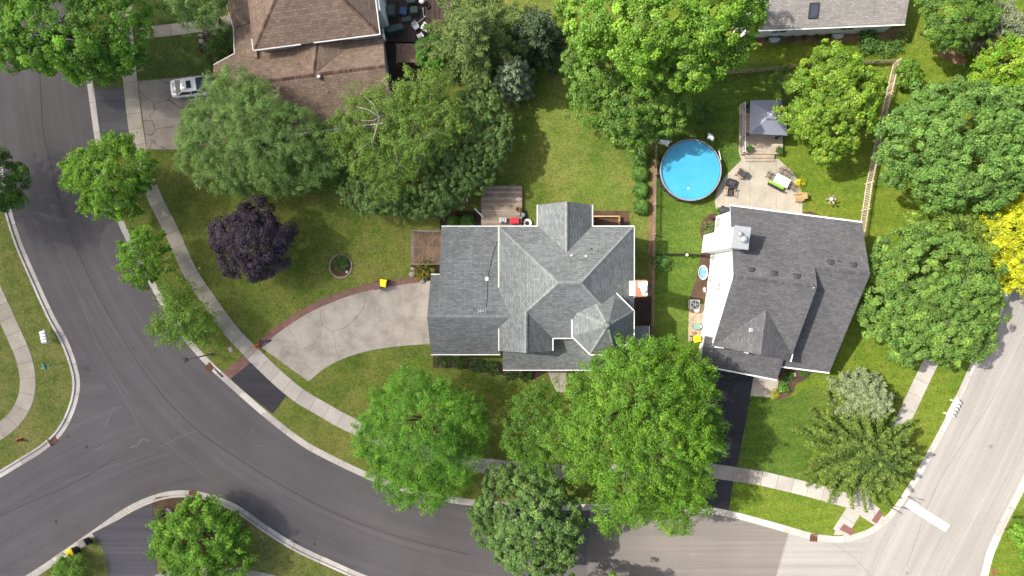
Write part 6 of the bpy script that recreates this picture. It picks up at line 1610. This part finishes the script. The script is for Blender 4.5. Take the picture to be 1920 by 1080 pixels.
gt_ = MB(); q = W(973, 402, .55); gt_.lathe(q, [(.1, 0), (.14, .2), (.16, .2), (.12, .22)], 12); tag(gt_.build('small_pot', M['stone']), 'little grey pot just below the brown clay pot on the deck', 'pot')
q = W(981, 404, .12); m = MB(); m.lathe(q, [(.2, 0), (.22, .5), (.05, .56)], 12); tag(m.build('garden_canister', M['green_box']), 'grey green canister standing beside the right edge of the deck', 'canister')
m = MB(); m.bar(W(890, 391, .6), W(906, 407, .62), .14, .05); tag(m.build('loose_plank', M['trim']), 'white plank leaning on the left edge of the deck', 'plank')
m = MB(); m.tube([W(872, 370, .16), W(876, 371, .17), W(876, 378, .16)], .05, 6); tag(m.build('pipe_bend', M['white']), 'short bent white pipe lying on the grass left of the deck', 'pipe')
m = MB(); m.tube([W(826, 394, .14), W(829, 404, .5), W(833, 413, .9)], .025, 6); tag(m.build('garden_stake', M['galv']), 'thin grey stake leaning by the side wall left of the round shrubs', 'stake')
m = MB(); m.lathe(W(893, 420, .13), [(.3, 0), (.34, .1), (.36, .22), (.28, .24), (.24, .1)], 18); tag(m.build('hose_pot', M['bin_body']), 'dark coiled hose pot between the round shrub and the deck', 'hose pot')
# dog pen
pn = thing('animal_pen', tuple(W(800, 464, .12)), 'chain link animal pen with bare brown floor beside the grey house', 'pen')
m = MB(); a = W(771, 433, .13); b = W(831, 496, .13); m.box(((a.x + b.x) / 2, (a.y + b.y) / 2, .15), (b.x - a.x, a.y - b.y, .06)); m.build('floor', M['pen_floor'], pn)
m = MB(); zt = 1.85
c = [W(771.5, 432, zt), W(829, 432, zt), W(829, 495, zt), W(771.5, 495, zt)]; cc_ = sum(c, Vector()) / 4
for k in range(4): m.tube([c[k], c[(k + 1) % 4]], .028, 6); m.tube([c[k], (c[k].x, c[k].y, .12)], .03, 6)
for k in range(4): m.tube([c[k], cc_ + Vector((0, 0, .25))], .018, 5)
for f_ in (.36, .55, .7): m.tube([c[0].lerp(c[1], f_), c[3].lerp(c[2], f_)], .014, 5)
m.tube([c[0].lerp(c[3], .5), c[1].lerp(c[2], .5)], .016, 5); m.build('frame', M['ring'], pn)
wm = MB()
for k in range(4):
    A_, B_ = c[k], c[(k + 1) % 4]; L = (B_ - A_).length; n = int(L / .22)
    for i in range(n):
        p = A_.lerp(B_, i / n); q = A_.lerp(B_, min(1, i / n + .5))
        wm.bar((p.x, p.y, zt), (q.x, q.y, .2), .008, .008); wm.bar((q.x, q.y, zt), (p.x, p.y, .2), .008, .008)
wm.build('wire_mesh', M['galv'], pn)
for px, py, r_, lab in ((773, 514, .34, 'large grey rock at the corner of the driveway and lily bed'), (792, 527, .3, 'brown grey rock at the lily bed beside the driveway'), (774, 504, .22, 'smaller grey rock just below the pen'),
                        (378, 78, .3, 'pale boulder at the left rim of the rock bed'), (377, 67, .22, 'small pale stone at the top of the rock bed'), (386, 62, .18, 'smallest stone at the top of the rock bed'), (316, 959, .36, 'pale grey boulder in the mulch by the bottom tree'), (1490, 703, .16, 'white round stone at the front wall of the white house'), (1465, 733, .14, 'white stone beside the bright shrub in the front bed')):
    bm = bmesh.new(); bmesh.ops.create_icosphere(bm, subdivisions=3, radius=1.0)
    s0 = random.random() * 9
    for v in bm.verts:
        k = 1 + .18 * math.sin(3 * v.co.x + s0) * math.cos(2.6 * v.co.y + s0) + .1 * math.sin(6 * v.co.z + 4 * v.co.x + s0)
        v.co = Vector((v.co.x * r_ * k, v.co.y * r_ * .8 * k, v.co.z * r_ * .6 * k))
    me = bpy.data.meshes.new('rock'); bm.to_mesh(me); bm.free(); me.materials.append(M['stone'] if r_ > .17 else M['trim'])
    for p_ in me.polygons: p_.use_smooth = r_ < .2
    o = bpy.data.objects.new('rock', me); col.objects.link(o); o.location = W(px, py, .12 + r_ * .3); o.rotation_euler.z = s0; tag(o, lab, 'rock')
# raised bed behind the house
rb_ = thing('raised_garden_bed', tuple(W(1140, 410, .12)), 'empty wooden raised bed frame against the back wall of the grey house', 'raised bed')
m = MB()
p0, p1, p2, p3 = W(1112, 406, .45), W(1161, 406, .45), W(1161, 422, .45), W(1112, 422, .45)
m.bar(p0, p1, .12, .5); m.bar(p1, p2, .12, .5); m.bar(p3, p0, .12, .5); m.build('boards', M['tan_wood'], rb_)
m = MB(); m.poly([(p0.x, p2.y, .3), (p2.x, p2.y, .3), (p2.x, p0.y, .3), (p0.x, p0.y, .3)]); m.build('soil', M['mulch'], rb_)
# ring of pavers round the bed in the lawn
rg = thing('flower_bed_ring', tuple(W(639, 499, .12)), 'ring of pale pavers round a small flower bed on the front lawn', 'flower bed')
q = W(639, 499, .12); m = MB()
for k in range(30):
    a = 2 * math.pi * k / 30; m.box((q.x + 1.08 * math.cos(a), q.y + 1.14 * math.sin(a), .17 + random.uniform(-.01, .01)), (.16, .205, .13), a, bev=.02)
m.build('paver_ring', M['ring'], rg); m = MB(); m.lathe(q, [(1.0, 0), (1.0, .035)], 28); m.build('bed_soil', M['mulch'], rg)
m = MB(); m.lathe(W(651, 510, .15), [(.1, 0), (.13, .1), (.04, .22)], 10); tag(m.build('garden_stone', M['white']), 'small white ornament inside the ring of pavers', 'garden ornament')

# ------------------------------------------------------------------ rear deck of the brown house and what is piled on it
bd = thing('back_deck', tuple(W(760, 45, .12)), 'dark wooden deck crowded with covered furniture behind the brown house', 'deck')
m = MB(); a = W(722, 78, .4); b = W(850, -60, .4); m.box(((a.x + b.x) / 2, (a.y + b.y) / 2, .26), (b.x - a.x, b.y - a.y, .28)); m.build('platform', M['deck_dark'], bd)
def covered(px, py, w, d, h, rz, label, mat='tarp', peak=.8):
    q = W(px, py, .4); rt = thing('covered_furniture', tuple(q), label, 'furniture cover', None, rz)
    m = MB(); rings = []
    for f, z in ((1.0, .0), (1.02, h * .15), (.97, h * .6), (.90, h * .88), (peak, h)):
        ring = []
        for k in range(20):
            a_ = 2 * math.pi * k / 20; ca, sa = math.cos(a_), math.sin(a_); e = .35
            x = math.copysign(abs(ca) ** e, ca) * w / 2; y = math.copysign(abs(sa) ** e, sa) * d / 2
            wob = 1 + .035 * math.sin(5 * a_ + px) * (1 - z / h * .6)
            ring.append((x * f * wob, y * f * wob, z))
        rings.append(ring)
    m.loft(rings, 0, True, False); m.build('cover', M[mat], rt, world_coords=False)
    m = MB(); m.tube([(x, y, .06) for x, y, z in rings[1]] + [(rings[1][0][0], rings[1][0][1], .06)], .02, 5); m.build('hem', M[mat], rt, world_coords=False)
    return rt
covered(742, 59, 1.95, .72, .95, R(14), 'long grey green covered grill on the dark deck')
covered(735, 25, .98, 1.2, .9, R(4), 'tall grey green furniture cover nearest the white wall')
covered(772, 5, 1.0, .75, .8, R(6), 'grey green furniture cover at the very top edge')
covered(778, 24, .85, .78, .85, R(6), 'square grey green chair cover in the middle of the deck')
covered(757, 23, .85, .85, .45, R(-12), 'crumpled blue tarp between the grey green covers', 'tarp_blue', .6)
covered(763, 38, 1.1, .55, .35, R(12), 'low loose grey green cover below the blue tarp', 'tarp', .6)
def plastic_chair(px, py, rz, label):
    rt = thing('plastic_chair', tuple(W(px, py, .4)), label, 'chair', None, rz)
    m = MB(); m.box((0, 0, .42), (.5, .48, .04), bev=.015); m.build('seat', M['white'], rt, world_coords=False)
    m = MB(); m.loft([[(-.22, .2, .42), (.22, .2, .42), (.22, .24, .42), (-.22, .24, .42)], [(-.25, .34, .88), (.25, .34, .88), (.25, .37, .88), (-.25, .37, .88)]]); m.build('backrest', M['white'], rt, world_coords=False)
    for s in (-.26, .26):
        m = MB(); m.box((s, .05, .62), (.06, .5, .03)); m.build('armrest', M['white'], rt, world_coords=False)
        for y in (-.2, .24):
            m = MB(); m.tube([(s * .9, y, .6), (s, y * 1.1, 0)], .025, 6); m.build('leg', M['white'], rt, world_coords=False)
plastic_chair(781, 53, R(35), 'white plastic chair beside the white square table')
plastic_chair(789, 70, R(-150), 'white plastic chair below the white square table')
wt = thing('plastic_table', tuple(W(799, 55, .4)), 'white square plastic table on the dark deck', 'table', None, R(-33))
m = MB(); m.box((0, 0, .68), (.72, .72, .04), bev=.015); m.build('tabletop', M['white'], wt, world_coords=False)
for x in (-.28, .28):
    for y in (-.28, .28):
        m = MB(); m.tube([(x, y, .67), (x * 1.1, y * 1.1, 0)], .03, 6); m.build('leg', M['white'], wt, world_coords=False)
m = MB(); q = W(792, 6, .4); m.lathe(q, [(.2, 0), (.2, .5), (.28, .52), (.28, .56), (.1, .6)], 18); tag(m.build('side_stool', M['trim_grey']), 'pale round topped stool at the top edge of the dark deck', 'stool')
m = MB(); q = W(802, 13, .4); m.lathe(q, [(.2, .02), (.26, .1), (.22, .18), (.15, .18), (.12, .1), (.15, .02)], 18, caps=False); tag(m.build('wheel_hoop', M['black']), 'dark wire hoop lying right of the pale stool', 'hoop')
m = MB(); m.tube([W(793, 14, .6), W(794, 30, .55), W(798, 31, .9)], .04, 6); m.tube([W(782, 43, 1.0), W(798, 31, .9)], .03, 6); tag(m.build('folded_umbrella', M['trim_grey']), 'pale folded umbrella pole leaning over the dark deck', 'umbrella')
# lattice panel below the deck, carried flat on posts
lt = thing('garden_lattice', tuple(W(770, 98, .12)), 'brown diagonal lattice screen below the dark deck', 'lattice')
m = MB(); zz = 1.5
x0, y0 = W2(743, 117, zz); x1, y1 = W2(787, 82, zz)
def clipline(px_, py_, dx, dy):
    t0, t1 = -99, 99
    for p_, d_, lo, hi in ((px_, dx, x0, x1), (py_, dy, y0, y1)):
        a_, b_ = (lo - p_) / d_, (hi - p_) / d_; t0 = max(t0, min(a_, b_)); t1 = min(t1, max(a_, b_))
    return (t0, t1)
for s in (1, -1):
    k = -4.0
    while k < 4.0:
        cx_, cy_ = (x0 + x1) / 2 + k, (y0 + y1) / 2
        t0, t1 = clipline(cx_, cy_, 1, s)
        if t1 > t0 + .05: m.bar((cx_ + t0, cy_ + s * t0, zz + .012 * s), (cx_ + t1, cy_ + s * t1, zz + .012 * s), .045, .02)
        k += .17
m.build('lattice_slats', M['lattice'], lt)
for x, y in ((x0, y0), (x1, y0), (x0, y1), (x1, y1)):
    m = MB(); m.box((x, y, .82), (.09, .09, 1.42)); m.build('post', M['lattice'], lt)
# low house: window wells
for px, py, lab in ((1450, 77, 'grey window well at the left end of the low white wall'), (1568, 70, 'grey window well nearer the right end of the low white wall')):
    rt = thing('window_well', tuple(W(px, py - 4, .12)), lab, 'window well'); q = W(px, py - 4, .12)
    m = MB(); out = [(q.x + .58 * math.cos(a), q.y - .5 * abs(math.sin(a)) ** .6 * (1), 0) for a in [math.pi * k / 12 for k in range(13)]]
    inn = [(q.x + .50 * math.cos(a), q.y - .43 * abs(math.sin(a)) ** .6, 0) for a in [math.pi * k / 12 for k in range(13)]]
    for i in range(12):
        m.poly([(out[i][0], out[i][1], .12), (out[i + 1][0], out[i + 1][1], .12), (out[i + 1][0], out[i + 1][1], .5), (out[i][0], out[i][1], .5)][::-1])
        m.poly([(out[i][0], out[i][1], .5), (out[i + 1][0], out[i + 1][1], .5), (inn[i + 1][0], inn[i + 1][1], .5), (inn[i][0], inn[i][1], .5)][::-1])
        m.poly([(inn[i][0], inn[i][1], .12), (inn[i + 1][0], inn[i + 1][1], .12), (inn[i + 1][0], inn[i + 1][1], .5), (inn[i][0], inn[i][1], .5)])
    m.build('well_wall', M['galv'], rt)
    m = MB(); m.poly([(p[0], p[1], .47) for p in inn][::-1]); m.build('cover', M['trim_grey'], rt)
# bit and bobs on the left lawn
for px, py, lab in ((376, 353, 'tiny white ball on the front lawn near the soft grey tree'), (375, 503, 'tiny white ball on the front lawn beside the sidewalk curve')):
    m = MB(); m.lathe(W(px, py, .12), [(.02, 0), (.09, .06), (.1, .1), (.07, .17), (.01, .2)], 10); tag(m.build('lawn_ball', M['white']), lab, 'ball')
